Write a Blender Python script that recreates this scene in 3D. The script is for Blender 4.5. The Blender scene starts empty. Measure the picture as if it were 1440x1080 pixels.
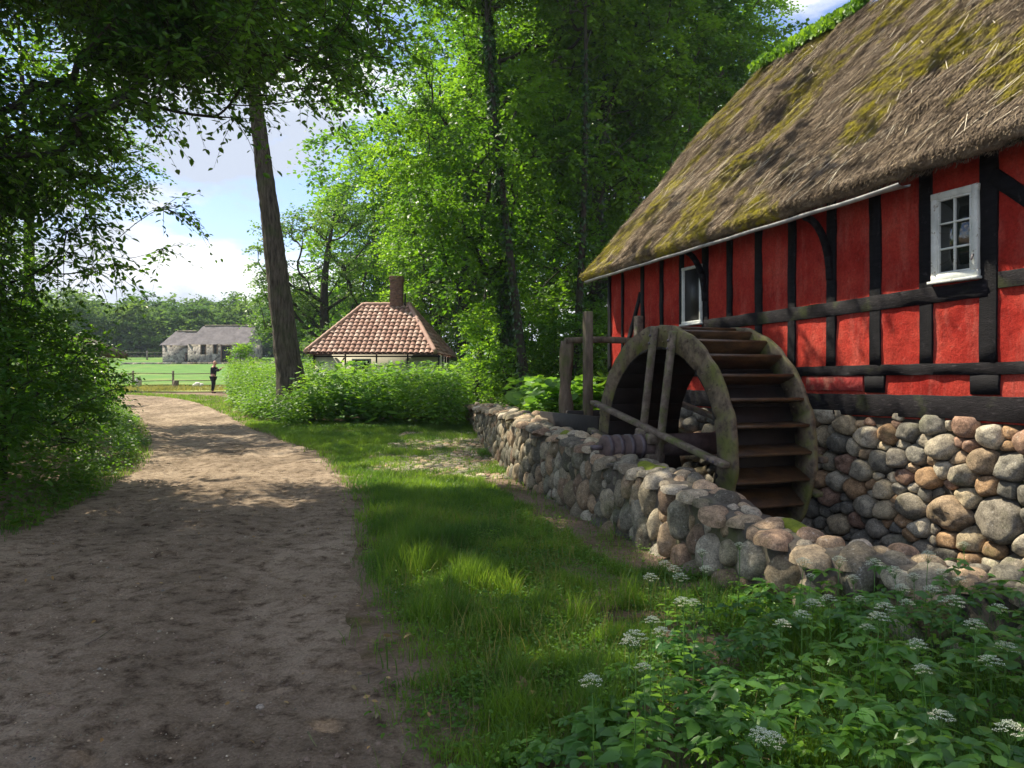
import bpy, math, random
import numpy as np
from mathutils import Vector
R = math.radians
PI = math.pi
rs = np.random.RandomState(11)
random.seed(5)
SC = bpy.context.scene
COL = SC.collection

# ------------------------------------------------------------------ camera
cd = bpy.data.cameras.new('camera'); cam = bpy.data.objects.new('camera', cd); COL.objects.link(cam)
cd.sensor_width = 36; cd.lens = 27.0; cd.clip_end = 3000; cd.clip_start = 0.05
cd.shift_y = -5/1440
EYE = 1.6
cam.location = (0, 0, EYE); cam.rotation_euler = (R(90), 0, 0)
SC.camera = cam
SC.view_settings.view_transform = 'Standard'; SC.view_settings.look = 'None'
SC.view_settings.exposure = 1.0; SC.view_settings.gamma = 1

# ------------------------------------------------------------------ sun + sky
SUN_AZ, SUN_EL = R(150), R(54)
sd = Vector((math.cos(SUN_AZ)*math.cos(SUN_EL), math.sin(SUN_AZ)*math.cos(SUN_EL), math.sin(SUN_EL)))
sl = bpy.data.lights.new('sun', 'SUN'); sl.energy = 5.0; sl.angle = R(0.5); sl.color = (1, .91, .74)
so = bpy.data.objects.new('sun', sl); COL.objects.link(so)
so.rotation_euler = (-sd).to_track_quat('-Z', 'Y').to_euler()
W = bpy.data.worlds.new('World'); SC.world = W; W.use_nodes = True
nt = W.node_tree; nt.nodes.clear()
def N(t, typ, **kw):
    n = t.nodes.new(typ)
    for k, v in kw.items():
        if k.startswith('i_'):
            n.inputs[k[2:].replace('_', ' ')].default_value = v
        else: setattr(n, k, v)
    return n
wo = N(nt, 'ShaderNodeOutputWorld'); bg = N(nt, 'ShaderNodeBackground')
sky = N(nt, 'ShaderNodeTexSky'); sky.sky_type = 'NISHITA'; sky.sun_disc = False
sky.sun_elevation = SUN_EL; sky.sun_rotation = PI/2 - SUN_AZ; sky.air_density = 1.0; sky.dust_density = .6; sky.ozone_density = 1.5
bg.inputs['Strength'].default_value = .13
tc = N(nt, 'ShaderNodeTexCoord'); mp = N(nt, 'ShaderNodeMapping')
mp.inputs['Scale'].default_value = (1, 1, 2.4); mp.inputs['Location'].default_value = (5, 2, 1)
nz = N(nt, 'ShaderNodeTexNoise'); nz.inputs['Scale'].default_value = 3.0; nz.inputs['Detail'].default_value = 9; nz.inputs['Roughness'].default_value = .56
cr = N(nt, 'ShaderNodeValToRGB'); cr.color_ramp.elements[0].position = .47; cr.color_ramp.elements[1].position = .54
nz2 = N(nt, 'ShaderNodeTexNoise'); nz2.inputs['Scale'].default_value = 3.0; nz2.inputs['Detail'].default_value = 9; nz2.inputs['Roughness'].default_value = .56; mp2 = N(nt, 'ShaderNodeMapping'); mp2.inputs['Location'].default_value = (-.05, 0, .16)
cr2 = N(nt, 'ShaderNodeValToRGB'); cr2.color_ramp.elements[0].position = .43; cr2.color_ramp.elements[1].position = .60
cr2.color_ramp.elements[1].color = (2.7, 3.0, 3.6, 1); cr2.color_ramp.elements[0].color = (6.2, 6.2, 6.2, 1)
mx = N(nt, 'ShaderNodeMix', data_type='RGBA')
nt.links.new(tc.outputs['Generated'], mp.inputs['Vector']); nt.links.new(mp.outputs[0], nz.inputs['Vector']); nt.links.new(mp.outputs[0], mp2.inputs['Vector']); nt.links.new(mp2.outputs[0], nz2.inputs['Vector'])
nt.links.new(nz.outputs['Fac'], cr.inputs[0]); nt.links.new(nz2.outputs['Fac'], cr2.inputs[0])
nt.links.new(cr.outputs[0], mx.inputs['Factor']); sk2 = N(nt, 'ShaderNodeMix', data_type='RGBA', blend_type='MULTIPLY'); sk2.inputs['Factor'].default_value = 1; sk2.inputs['B'].default_value = (.74, .74, .84, 1); nt.links.new(sky.outputs[0], sk2.inputs['A']); nt.links.new(sk2.outputs['Result'], mx.inputs['A']); nt.links.new(cr2.outputs[0], mx.inputs['B'])
nt.links.new(mx.outputs['Result'], bg.inputs['Color']); nt.links.new(bg.outputs[0], wo.inputs['Surface'])

# ------------------------------------------------------------------ helpers
def hsh(*a):
    h = np.zeros_like(a[0], dtype=np.float64)
    for i, v in enumerate(a): h = h + v*(127.1, 311.7, 74.7, 53.3)[i]
    s = np.sin(h)*43758.5453
    return s - np.floor(s)
def vn2(x, y):
    x = np.asarray(x, float); y = np.asarray(y, float)
    xi, yi = np.floor(x), np.floor(y); u, v = x-xi, y-yi
    u = u*u*(3-2*u); v = v*v*(3-2*v)
    return (hsh(xi, yi)*(1-u)+hsh(xi+1, yi)*u)*(1-v)+(hsh(xi, yi+1)*(1-u)+hsh(xi+1, yi+1)*u)*v
def fbm(x, y, o=4):
    r, a, f = 0, .5, 1.
    for i in range(o): r = r+a*vn2(np.asarray(x)*f+i*17.3, np.asarray(y)*f+i*9.1); a *= .5; f *= 2.03
    return r/(1-.5**o)
def vn3(p):
    x, y, z = p[..., 0], p[..., 1], p[..., 2]
    zi = np.floor(z); w = z-zi; w = w*w*(3-2*w)
    return vn2(x+zi*31.7, y+zi*17.9)*(1-w)+vn2(x+(zi+1)*31.7, y+(zi+1)*17.9)*w
def nrm(v): return v/np.maximum(np.linalg.norm(v, axis=-1, keepdims=True), 1e-9)
def at(px, py, D): return np.array([(px-720)/1080*D, D, EYE+(535-py)/1080*D])
ORG = {}
def org(o): return ORG.get(o.name, np.zeros(3)) if o else np.zeros(3)
def tag(o, label=None, cat=None, group=None, kind=None):
    if label: o['label'] = label
    if cat: o['category'] = cat
    if group: o['group'] = group
    if kind: o['kind'] = kind
    return o
def thing(name, loc, label, cat, group=None):
    o = bpy.data.objects.new(name, None); COL.objects.link(o); o.empty_display_size = .2
    o.location = tuple(loc); ORG[o.name] = np.array(loc, float)
    return tag(o, label, cat, group)
def mk(name, V, F, mat, parent=None, smooth=False, col=None, origin=None):
    """one mesh object from vertex array and list of face index arrays (world coordinates)"""
    V = np.asarray(V, float)
    if not isinstance(F, list) or (len(F) and not isinstance(F[0], np.ndarray)): F = [np.asarray(F)]
    F = [f for f in F if len(f)]
    o0 = org(parent) if parent is not None else (np.array(origin, float) if origin is not None else np.zeros(3))
    me = bpy.data.meshes.new(name)
    me.vertices.add(len(V)); me.vertices.foreach_set('co', (V-o0).astype(np.float32).ravel())
    nl = sum(f.size for f in F); npoly = sum(len(f) for f in F)
    me.loops.add(nl); me.polygons.add(npoly)
    me.loops.foreach_set('vertex_index', np.concatenate([f.ravel() for f in F]).astype(np.int32))
    ls = []; b = 0
    for f in F: ls.append(b+np.arange(len(f))*f.shape[1]); b += f.size
    me.polygons.foreach_set('loop_start', np.concatenate(ls).astype(np.int32))
    if smooth: me.polygons.foreach_set('use_smooth', np.ones(npoly, bool))
    me.update(calc_edges=True)
    if col is not None:
        at_ = me.color_attributes.new('Col', 'FLOAT_COLOR', 'POINT')
        c = np.ones((len(V), 4), np.float32); c[:, :3] = col; at_.data.foreach_set('color', c.ravel())
    me.materials.append(mat)
    o = bpy.data.objects.new(name, me); COL.objects.link(o)
    if parent is not None: o.parent = parent; ORG[o.name] = org(parent)
    else: o.location = tuple(o0); ORG[o.name] = o0
    return o
class B:
    def __init__(s): s.V = []; s.F = {}; s.n = 0; s.C = []
    def add(s, V, *Fs, col=None):
        V = np.asarray(V, float)
        for f in Fs:
            f = np.asarray(f)
            if len(f): s.F.setdefault(f.shape[1], []).append(f+s.n)
        s.V.append(V); s.n += len(V)
        if col is not None: s.C.append(np.broadcast_to(np.asarray(col, float), (len(V), 3)))
        return s
    def box(s, c, ax, ay, az, hx, hy, hz, bev=.0, col=None, jit=0):
        """box centred c with unit axes and half sizes, optional chamfer"""
        c = np.array(c, float); ax, ay, az = [np.array(a, float) for a in (ax, ay, az)]
        if bev <= 0:
            v = np.array([[i, j, k] for k in (-1, 1) for j in (-1, 1) for i in (-1, 1)], float)*[hx, hy, hz]
            v = v+rs.uniform(-jit, jit, v.shape)
            f = [[0, 2, 3, 1], [4, 5, 7, 6], [0, 1, 5, 4], [2, 6, 7, 3], [0, 4, 6, 2], [1, 3, 7, 5]]
            return s.add(c+v[:, :1]*ax+v[:, 1:2]*ay+v[:, 2:]*az, f, col=col)
        b = min(bev, hx*.8, hy*.8, hz*.8)
        # loop of 8 around, 4 rings along z
        def ring(x, y, bb): return [[x, y-bb], [x-bb, y], [-x+bb, y], [-x, y-bb], [-x, -y+bb], [-x+bb, -y], [x-bb, -y], [x, -y+bb]]
        v = []
        for z, q in ((-hz, b), (-hz+b, 0), (hz-b, 0), (hz, b)):
            for x, y in ring(hx-q, hy-q, b*.999 if q == 0 else b*.5): v.append([x, y, z])
        v = np.array(v)+rs.uniform(-jit, jit, (32, 3))
        f = [[r*8+i, r*8+(i+1) % 8, r*8+8+(i+1) % 8, r*8+8+i] for r in range(3) for i in range(8)]
        return s.add(c+v[:, :1]*ax+v[:, 1:2]*ay+v[:, 2:]*az, f, [list(range(7, -1, -1)), list(range(24, 32))], col=col)
    def beam(s, p, q, w, d, up=(0, 0, 1), bev=.008, col=None, jit=0):
        p, q = np.array(p, float), np.array(q, float); L = np.linalg.norm(q-p); a = (q-p)/L
        up = np.array(up, float); y = np.cross(a, up)
        if np.linalg.norm(y) < 1e-3: y = np.cross(a, [1, 0, 0])
        y /= np.linalg.norm(y); x = np.cross(y, a)
        return s.box((p+q)/2, x, y, a, w/2, d/2, L/2, bev, col, jit)
    def tube(s, P, rad, n=8, cap=True, col=None, rough=0):
        P = np.asarray(P, float); rad = np.broadcast_to(np.asarray(rad, float), (len(P),))
        T = np.gradient(P, axis=0); T = nrm(T)
        ref = np.array([.31, .87, .2]) if abs(T[0][2]) > .7 else np.array([0, 0, 1.])
        x = nrm(np.cross(T, ref)); y = np.cross(T, x)
        a = np.arange(n)*2*PI/n
        rr = rad[:, None]*(1+rough*(rs.rand(len(P), n)-.5))
        v = P[:, None]+rr[..., None]*(np.cos(a)[None, :, None]*x[:, None]+np.sin(a)[None, :, None]*y[:, None])
        i = np.arange(len(P)-1)[:, None]*n; j = np.arange(n)[None]; k = (j+1) % n
        f = np.stack([i+j, i+k, i+n+k, i+n+j], -1).reshape(-1, 4)
        fs = [f]
        if cap: fs.append(np.array([list(range(n-1, -1, -1)), list(range((len(P)-1)*n, len(P)*n))]))
        return s.add(v.reshape(-1, 3), *fs, col=col)
    def mesh(s, name, mat, parent=None, smooth=False, origin=None):
        return mk(name, np.concatenate(s.V), [np.concatenate(f) for f in s.F.values()], mat, parent, smooth,
                  np.concatenate(s.C) if s.C else None, origin)
def grid(nu, nv):
    i = np.arange(nu-1)[:, None]*nv; j = np.arange(nv-1)[None]
    return np.stack([i+j, i+nv+j, i+nv+j+1, i+j+1], -1).reshape(-1, 4)

# ------------------------------------------------------------------ materials
def newmat(name):
    m = bpy.data.materials.new(name); m.use_nodes = True; t = m.node_tree; t.nodes.clear()
    out = N(t, 'ShaderNodeOutputMaterial'); p = N(t, 'ShaderNodeBsdfPrincipled')
    t.links.new(p.outputs[0], out.inputs['Surface'])
    return m, t, p, out
def noise(t, scale, detail=5, rough=.6, vec=None, stretch=None, obj='Object'):
    n = N(t, 'ShaderNodeTexNoise'); n.inputs['Scale'].default_value = scale; n.inputs['Detail'].default_value = detail; n.inputs['Roughness'].default_value = rough
    c = N(t, 'ShaderNodeTexCoord'); src = vec or c.outputs[obj]
    if stretch:
        mp = N(t, 'ShaderNodeMapping'); mp.inputs['Scale'].default_value = stretch; t.links.new(src, mp.inputs['Vector']); src = mp.outputs[0]
    t.links.new(src, n.inputs['Vector']); return n
def ramp(t, src, stops):
    r = N(t, 'ShaderNodeValToRGB'); e = r.color_ramp.elements
    while len(e) < len(stops): e.new(.5)
    for i, (p, c) in enumerate(stops): e[i].position = p; e[i].color = (*c, 1) if len(c) == 3 else c
    t.links.new(src, r.inputs[0]); return r.outputs[0]
def mixc(t, fac, a, b, typ='MIX'):
    m = N(t, 'ShaderNodeMix', data_type='RGBA', blend_type=typ)
    for k, v in (('Factor', fac), ('A', a), ('B', b)):
        if isinstance(v, (int, float)): m.inputs[k].default_value = v
        elif isinstance(v, tuple): m.inputs[k].default_value = (*v, 1)
        else: t.links.new(v, m.inputs[k])
    return m.outputs['Result']
def bump(t, p, h, strength=.5, dist=.02):
    b = N(t, 'ShaderNodeBump'); b.inputs['Strength'].default_value = strength; b.inputs['Distance'].default_value = dist
    t.links.new(h, b.inputs['Height']); t.links.new(b.outputs[0], p.inputs['Normal'])
def simple(name, c1, c2, scale=8, rough=.8, bs=.4, bd=.01, bscale=None, stretch=None, spec=.3, extra=None):
    m, t, p, o = newmat(name)
    n = noise(t, scale, 6, .65, stretch=stretch); c = ramp(t, n.outputs['Fac'], [(.3, c1), (.7, c2)])
    if extra:
        for (col, sc, lo, hi, amt, st) in extra:
            e = noise(t, sc, 5, .6, stretch=st); f = ramp(t, e.outputs['Fac'], [(lo, (0, 0, 0)), (hi, (amt,)*3)])
            c = mixc(t, f, c, col)
    t.links.new(c, p.inputs['Base Color']); p.inputs['Roughness'].default_value = rough
    p.inputs['Specular IOR Level'].default_value = spec
    b = noise(t, bscale or scale*3, 8, .7, stretch=stretch); bump(t, p, b.outputs['Fac'], bs, bd)
    return m
def leafmat(name, dark, light, trans, gloss=.45, tw=.45, clump=.8):
    m, t, p, out = newmat(name)
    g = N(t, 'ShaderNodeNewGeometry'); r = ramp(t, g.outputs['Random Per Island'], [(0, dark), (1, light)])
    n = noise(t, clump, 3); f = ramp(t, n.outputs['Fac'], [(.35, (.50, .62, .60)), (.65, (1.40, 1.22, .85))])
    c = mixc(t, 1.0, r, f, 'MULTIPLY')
    t.links.new(c, p.inputs['Base Color']); p.inputs['Roughness'].default_value = gloss; p.inputs['Specular IOR Level'].default_value = .35
    tr = N(t, 'ShaderNodeBsdfTranslucent'); tc_ = mixc(t, 1.0, trans, f, 'MULTIPLY'); t.links.new(tc_, tr.inputs['Color'])
    ms = N(t, 'ShaderNodeMixShader'); ms.inputs[0].default_value = tw
    t.links.new(p.outputs[0], ms.inputs[1]); t.links.new(tr.outputs[0], ms.inputs[2]); t.links.new(ms.outputs[0], out.inputs['Surface'])
    return m
M = {}
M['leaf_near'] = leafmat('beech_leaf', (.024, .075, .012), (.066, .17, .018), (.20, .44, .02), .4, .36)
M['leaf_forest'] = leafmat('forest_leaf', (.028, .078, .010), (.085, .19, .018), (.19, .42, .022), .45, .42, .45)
M['leaf_bright'] = leafmat('young_leaf', (.055, .16, .012), (.12, .29, .02), (.34, .62, .03), .5, .5, .7)
M['leaf_oak'] = leafmat('oak_leaf', (.036, .10, .022), (.085, .19, .034), (.20, .38, .05), .5, .4, .35)
M['leaf_far'] = leafmat('distant_leaf', (.050, .11, .030), (.11, .20, .05), (.20, .36, .07), .95, .32, .12)
M['weed'] = leafmat('nettle_leaf', (.036, .105, .012), (.10, .23, .022), (.24, .48, .03), .5, .36, .8)
M['weedflower'] = leafmat('pale_flower', (.45, .5, .35), (.65, .68, .5), (.6, .65, .4), .6, .4, .8)
M['butterbur'] = leafmat('butterbur_leaf', (.055, .16, .025), (.12, .27, .05), (.28, .55, .05), .5, .42, .8)
M['elder'] = leafmat('ground_elder_leaf', (.034, .105, .026), (.10, .235, .055), (.24, .52, .06), .36, .35, 1.5)
M['elder_pale'] = leafmat('ground_elder_young_leaf', (.08, .2, .02), (.16, .32, .04), (.3, .6, .06), .4, .4, 1.5)
M['ivy'] = leafmat('ivy_leaf', (.012, .05, .012), (.04, .10, .02), (.06, .15, .02), .3, .2, 1.5)
M['grass'] = leafmat('grass_blade', (.042, .110, .016), (.125, .235, .034), (.27, .48, .05), .45, .42, 1.1)
M['drygrass'] = leafmat('dry_grass_blade', (.20, .19, .07), (.34, .30, .12), (.4, .4, .1), .6, .3, 1.1)
M['sod'] = leafmat('sod_leaf', (.06, .17, .012), (.13, .28, .025), (.28, .52, .03), .5, .45, 2)
M['petal'] = leafmat('umbel_petal', (.62, .68, .60), (.82, .84, .76), (.7, .75, .65), .6, .25, 3)
M['deadleaf'] = leafmat('dead_leaf', (.20, .13, .06), (.42, .31, .18), (.3, .2, .08), .7, .2, 3)
M['stem'] = simple('green_stem', (.05, .13, .02), (.10, .2, .04), 20)
M['bark'] = simple('bark', (.018, .014, .010), (.17, .145, .11), 5, .95, 1.0, .08, 7, (3.2, 3.2, .45), extra=[((.07, .10, .03), 2, .5, .7, .5, None)])
M['barkd'] = simple('bark_dark', (.018, .015, .012), (.055, .046, .036), 6, .95, .9, .04, 10, (3, 3, .5), extra=[((.03, .06, .02), 2, .45, .7, .6, None)])
M['black_timber'] = simple('black_timber', (.004, .004, .005), (.014, .013, .015), 6, .62, .7, .012, 26, (1, 1, 5), spec=.1, extra=[((.10, .09, .095), 11, .62, .75, .45, None)])
M['black_timber_h'] = simple('black_beam', (.004, .004, .005), (.018, .015, .018), 6, .62, .8, .014, 22, (1, 1, 7), spec=.1,
                             extra=[((.11, .095, .10), 9, .58, .75, .5, (1, 1, 5)), ((.05, .06, .02), 2.2, .55, .7, .8, None)])
M['white'] = simple('old_white_paint', (.50, .53, .50), (.72, .74, .70), 8, .7, .6, .006, 40, extra=[((.20, .15, .09), 16, .62, .70, .9, None), ((.30, .31, .27), 5, .5, .75, .6, (1, 1, .5))])
M['gutter'] = simple('gutter_grey', (.20, .20, .20), (.46, .46, .45), 6, .6, .3, .005)
M['oldwood'] = simple('grey_wood', (.07, .052, .038), (.25, .20, .155), 7, .85, 1.0, .01, 18, (1, 1, 1), extra=[((.10, .125, .025), 5, .48, .66, .85, None), ((.03, .022, .018), 30, .55, .7, .6, None)])
M['rimwood'] = simple('mossy_rim_wood', (.050, .036, .024), (.27, .21, .14), 9, .85, 1.0, .012, 22, extra=[((.11, .13, .02), 4.5, .45, .64, .8, None), ((.02, .016, .014), 14, .55, .75, .7, None)])
M['wetwood'] = simple('wet_brown_wood', (.022, .012, .005), (.11, .058, .022), 6, .45, .7, .008, 18, (1, 1, 3), spec=.5, extra=[((.014, .012, .01), 5, .5, .7, .7, None)])
M['dark_wood'] = simple('dark_wet_wood', (.008, .006, .005), (.022, .016, .012), 6, .6, .7, .008, 18)
M['iron'] = simple('iron_band', (.04, .034, .038), (.12, .09, .10), 8, .5, .5, .004, spec=.5)
M['shaftwood'] = simple('shaft_wood', (.05, .035, .032), (.14, .10, .09), 7, .8, .8, .01, 20)
M['postwood'] = simple('rough_post_wood', (.055, .042, .030), (.22, .17, .12), 6, .9, 1.0, .02, 12, (2, 2, .5), extra=[((.10, .13, .03), 3, .5, .7, .7, None)])
M['fence'] = simple('weathered_rail', (.16, .13, .10), (.34, .29, .23), 4, .9, .5, .01)
M['cream'] = simple('cream_plaster', (.62, .58, .46), (.80, .76, .62), 2, .9, .3, .01)
M['chimney'] = simple('sooty_brick', (.10, .06, .045), (.26, .15, .11), 9, .9, .6, .02)
M['slate'] = simple('grey_roof', (.085, .075, .075), (.19, .17, .17), 1.6, .9, .6, .05)
M['cloth'] = simple('black_cloth', (.008, .008, .012), (.02, .02, .03), 8, .9)
M['skin'] = simple('skin', (.50, .25, .18), (.62, .34, .26), 8, .6)
M['glass'], t, p, _ = newmat('old_window_glass')
p.inputs['Base Color'].default_value = (.012, .016, .014, 1); p.inputs['Roughness'].default_value = .04; p.inputs['Specular IOR Level'].default_value = .9
n = noise(t, 5, 2); bump(t, p, n.outputs['Fac'], .25, .02)
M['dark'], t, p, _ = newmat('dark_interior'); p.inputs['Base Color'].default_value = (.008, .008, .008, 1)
# red limewash
m, t, p, _ = newmat('red_limewash'); M['red'] = m
n = noise(t, 1.6, 8, .65); c = ramp(t, n.outputs['Fac'], [(.25, (.21, .014, .011)), (.42, (.36, .028, .019)), (.58, (.47, .052, .034)), (.75, (.54, .11, .072))])
n2 = noise(t, 13, 8, .75); f = ramp(t, n2.outputs['Fac'], [(.58, (0, 0, 0)), (.70, (.6,)*3)]); c = mixc(t, f, c, (.46, .13, .10))
n3 = noise(t, 3.1, 6, .7); f = ramp(t, n3.outputs['Fac'], [(.58, (0, 0, 0)), (.74, (.6,)*3)]); c = mixc(t, f, c, (.15, .010, .011))
n5 = noise(t, 4.5, 7, .7, stretch=(1, 1, .22)); c = mixc(t, ramp(t, n5.outputs['Fac'], [(.52, (0, 0, 0)), (.72, (.55,)*3)]), c, (.56, .17, .13))
n6 = noise(t, 34, 6, .8); c = mixc(t, 1., c, ramp(t, n6.outputs['Fac'], [(.32, (.62,)*3), (.5, (1,)*3), (.68, (1.25,)*3)]), 'MULTIPLY')
t.links.new(c, p.inputs['Base Color']); p.inputs['Roughness'].default_value = .92; p.inputs['Specular IOR Level'].default_value = .1
br = N(t, 'ShaderNodeTexNoise'); br.inputs['Scale'].default_value = 9; br.inputs['Detail'].default_value = 12; br.inputs['Roughness'].default_value = .78; tcb = N(t, 'ShaderNodeTexCoord'); t.links.new(tcb.outputs['Object'], br.inputs['Vector'])
bump(t, p, br.outputs['Fac'], 1, .045)
m, t, p, _ = newmat('peeling_red_brick'); M['redpeel'] = m
n = noise(t, 5, 8, .7); c = ramp(t, n.outputs['Fac'], [(.3, (.22, .02, .016)), (.5, (.38, .03, .026)), (.64, (.40, .16, .11)), (.72, (.36, .30, .19))])
t.links.new(c, p.inputs['Base Color']); p.inputs['Roughness'].default_value = .9
b1 = noise(t, 14, 10, .7); bump(t, p, b1.outputs['Fac'], 1, .03)
# attribute coloured stone
def stonemat(name, rough=.85, bs=.8):
    m, t, p, _ = newmat(name)
    a = N(t, 'ShaderNodeAttribute'); a.attribute_name = 'Col'
    n = noise(t, 13, 10, .8); f = ramp(t, n.outputs['Fac'], [(.34, (.40, .38, .36)), (.5, (1, 1, 1)), (.64, (1.5, 1.46, 1.38))])
    c = mixc(t, 1., a.outputs['Color'], f, 'MULTIPLY')
    l = noise(t, 26, 6, .7); fl = ramp(t, l.outputs['Fac'], [(.60, (0, 0, 0)), (.67, (.55,)*3)]); c = mixc(t, fl, c, (.42, .41, .38))
    l2 = noise(t, 2.3, 5, .6); fl2 = ramp(t, l2.outputs['Fac'], [(.55, (0, 0, 0)), (.72, (.5,)*3)]); c = mixc(t, fl2, c, (.09, .105, .035))
    t.links.new(c, p.inputs['Base Color']); p.inputs['Roughness'].default_value = rough; p.inputs['Specular IOR Level'].default_value = .3
    b = noise(t, 38, 10, .8); bump(t, p, b.outputs['Fac'], 1, .014)
    sp = noise(t, 85, 4, .8); c2_ = mixc(t, 1., c, ramp(t, sp.outputs['Fac'], [(.34, (.55,)*3), (.5, (1,)*3), (.66, (1.4,)*3)]), 'MULTIPLY'); t.links.new(c2_, p.inputs['Base Color'])
    return m
M['stone'] = stonemat('field_stone')
M['mortar'] = simple('dirt_mortar', (.030, .024, .018), (.12, .10, .075), 9, .95, 1, .03, 30, extra=[((.06, .075, .02), 3, .5, .7, .6, None)])
M['topmortar'] = simple('mortar_top', (.055, .048, .038), (.18, .155, .125), 7, .95, 1, .03, 24, extra=[((.10, .12, .03), 2.5, .5, .68, .7, None)])
M['moss'] = simple('moss', (.10, .14, .012), (.24, .27, .03), 14, .95, 1, .02, 60)
# ground: soil with short green growth
m, t, p, _ = newmat('soil_and_turf'); M['ground'] = m
n = noise(t, 1.1, 8, .65); c = ramp(t, n.outputs['Fac'], [(.48, (.25, .185, .135)), (.58, (.15, .115, .065)), (.68, (.060, .085, .022))])
n2 = noise(t, 40, 8, .75); f = ramp(t, n2.outputs['Fac'], [(.3, (.55, .55, .55)), (.7, (1.4, 1.38, 1.35))]); c = mixc(t, 1., c, f, 'MULTIPLY')
t.links.new(c, p.inputs['Base Color']); p.inputs['Roughness'].default_value = .95; p.inputs['Specular IOR Level'].default_value = .1
b = noise(t, 22, 10, .75); bump(t, p, b.outputs['Fac'], 1, .05)
# dirt path
m, t, p, _ = newmat('dirt_path'); M['path'] = m
n = noise(t, .9, 6, .6, stretch=(1.0, .55, 1)); c = ramp(t, n.outputs['Fac'], [(.32, (.165, .124, .086)), (.5, (.268, .205, .145)), (.68, (.375, .295, .215))])
n2 = noise(t, 6, 9, .75); f = ramp(t, n2.outputs['Fac'], [(.42, (1, 1, 1)), (.60, (0, 0, 0))]); f = mixc(t, .0, f, f)
f2 = ramp(t, n2.outputs['Fac'], [(.36, (.30, .26, .23)), (.47, (.85, .83, .8)), (.55, (1.08, 1.08, 1.08))]); c = mixc(t, 1., c, f2, 'MULTIPLY')
n4 = noise(t, 60, 6, .8); f4 = ramp(t, n4.outputs['Fac'], [(.3, (.55, .55, .55)), (.7, (1.45, 1.45, 1.45))]); c = mixc(t, 1., c, f4, 'MULTIPLY')
v = N(t, 'ShaderNodeTexVoronoi'); v.inputs['Scale'].default_value = 55; tcn = N(t, 'ShaderNodeTexCoord'); t.links.new(tcn.outputs['Object'], v.inputs['Vector'])
t.links.new(c, p.inputs['Base Color']); p.inputs['Roughness'].default_value = .95; p.inputs['Specular IOR Level'].default_value = .15
b = noise(t, 11, 12, .8); bump(t, p, b.outputs['Fac'], 1, .05)
M['crumb'] = simple('soil_crumb', (.07, .05, .036), (.24, .175, .13), 3, .95, .6, .01)
M['meadow'] = simple('meadow_turf', (.048, .135, .016), (.105, .215, .028), .6, .95, .6, .05, 3, extra=[((.26, .25, .07), .12, .52, .7, .5, None)])
M['dryturf'] = simple('dry_turf', (.17, .23, .055), (.32, .33, .12), .4, .95, .6, .05, 3)
# thatch
def thatchmat(name, fine):
    m, t, p, _ = newmat(name)
    n = noise(t, 3.5, 8, .7); c = ramp(t, n.outputs['Fac'], [(.30, (.085, .066, .048)), (.5, (.25, .20, .145)), (.70, (.43, .36, .27))])
    if fine:
        g = N(t, 'ShaderNodeNewGeometry'); c = mixc(t, 1., c, ramp(t, g.outputs['Random Per Island'], [(0, (.28, .26, .26)), (.45, (.8, .77, .76)), (.8, (1.25, 1.2, 1.15)), (.95, (1.7, 1.6, 1.45)), (1, (2.4, 2.3, 2.0))]), 'MULTIPLY')
    w = noise(t, .85, 7, .62, stretch=(1, 1, .8)); f = ramp(t, w.outputs['Fac'], [(.51, (0, 0, 0)), (.565, (1,)*3)])
    w2 = noise(t, 7, 6, .7); f2 = ramp(t, w2.outputs['Fac'], [(.38, (.1,)*3), (.58, (1,)*3)]); f = mixc(t, 1., f, f2, 'MULTIPLY')
    mc = ramp(t, w2.outputs['Fac'], [(.4, (.18, .16, .015)), (.65, (.44, .38, .03))])
    c = mixc(t, f, c, mc)
    t.links.new(c, p.inputs['Base Color']); p.inputs['Roughness'].default_value = .95; p.inputs['Specular IOR Level'].default_value = .1
    b = noise(t, 20, 8, .75); bump(t, p, b.outputs['Fac'], 1, .06)
    return m
M['thatch'] = thatchmat('thatch', False); M['straw'] = thatchmat('thatch_straw', True)
M['palestraw'] = simple('pale_straw', (.45, .38, .27), (.75, .68, .52), 5)
# clay pantiles
m, t, p, _ = newmat('clay_pantile'); M['tile'] = m
g = N(t, 'ShaderNodeNewGeometry'); c = ramp(t, g.outputs['Random Per Island'], [(0, (.27, .14, .10)), (.5, (.38, .22, .165)), (1, (.52, .36, .29))])
n = noise(t, 1.5, 5); c = mixc(t, ramp(t, n.outputs['Fac'], [(.5, (0, 0, 0)), (.75, (.6,)*3)]), c, (.22, .13, .10))
t.links.new(c, p.inputs['Base Color']); p.inputs['Roughness'].default_value = .8
# rubble masonry for the far barn
m, t, p, _ = newmat('rubble_masonry'); M['rubble'] = m
v = N(t, 'ShaderNodeTexVoronoi'); v.inputs['Scale'].default_value = 2.6; tcn = N(t, 'ShaderNodeTexCoord'); t.links.new(tcn.outputs['Object'], v.inputs['Vector'])
s = N(t, 'ShaderNodeSeparateColor'); t.links.new(v.outputs['Color'], s.inputs[0])
c = ramp(t, s.outputs[0], [(0, (.06, .05, .05)), (.35, (.19, .165, .15)), (1, (.40, .36, .32))])
v2 = N(t, 'ShaderNodeTexVoronoi', feature='DISTANCE_TO_EDGE'); v2.inputs['Scale'].default_value = 2.6; t.links.new(tcn.outputs['Object'], v2.inputs['Vector'])
c = mixc(t, ramp(t, v2.outputs['Distance'], [(.02, (1, 1, 1)), (.10, (0, 0, 0))]), c, (.27, .245, .21))
t.links.new(c, p.inputs['Base Color']); p.inputs['Roughness'].default_value = .95; bump(t, p, v2.outputs['Distance'], .8, .1)

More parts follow.
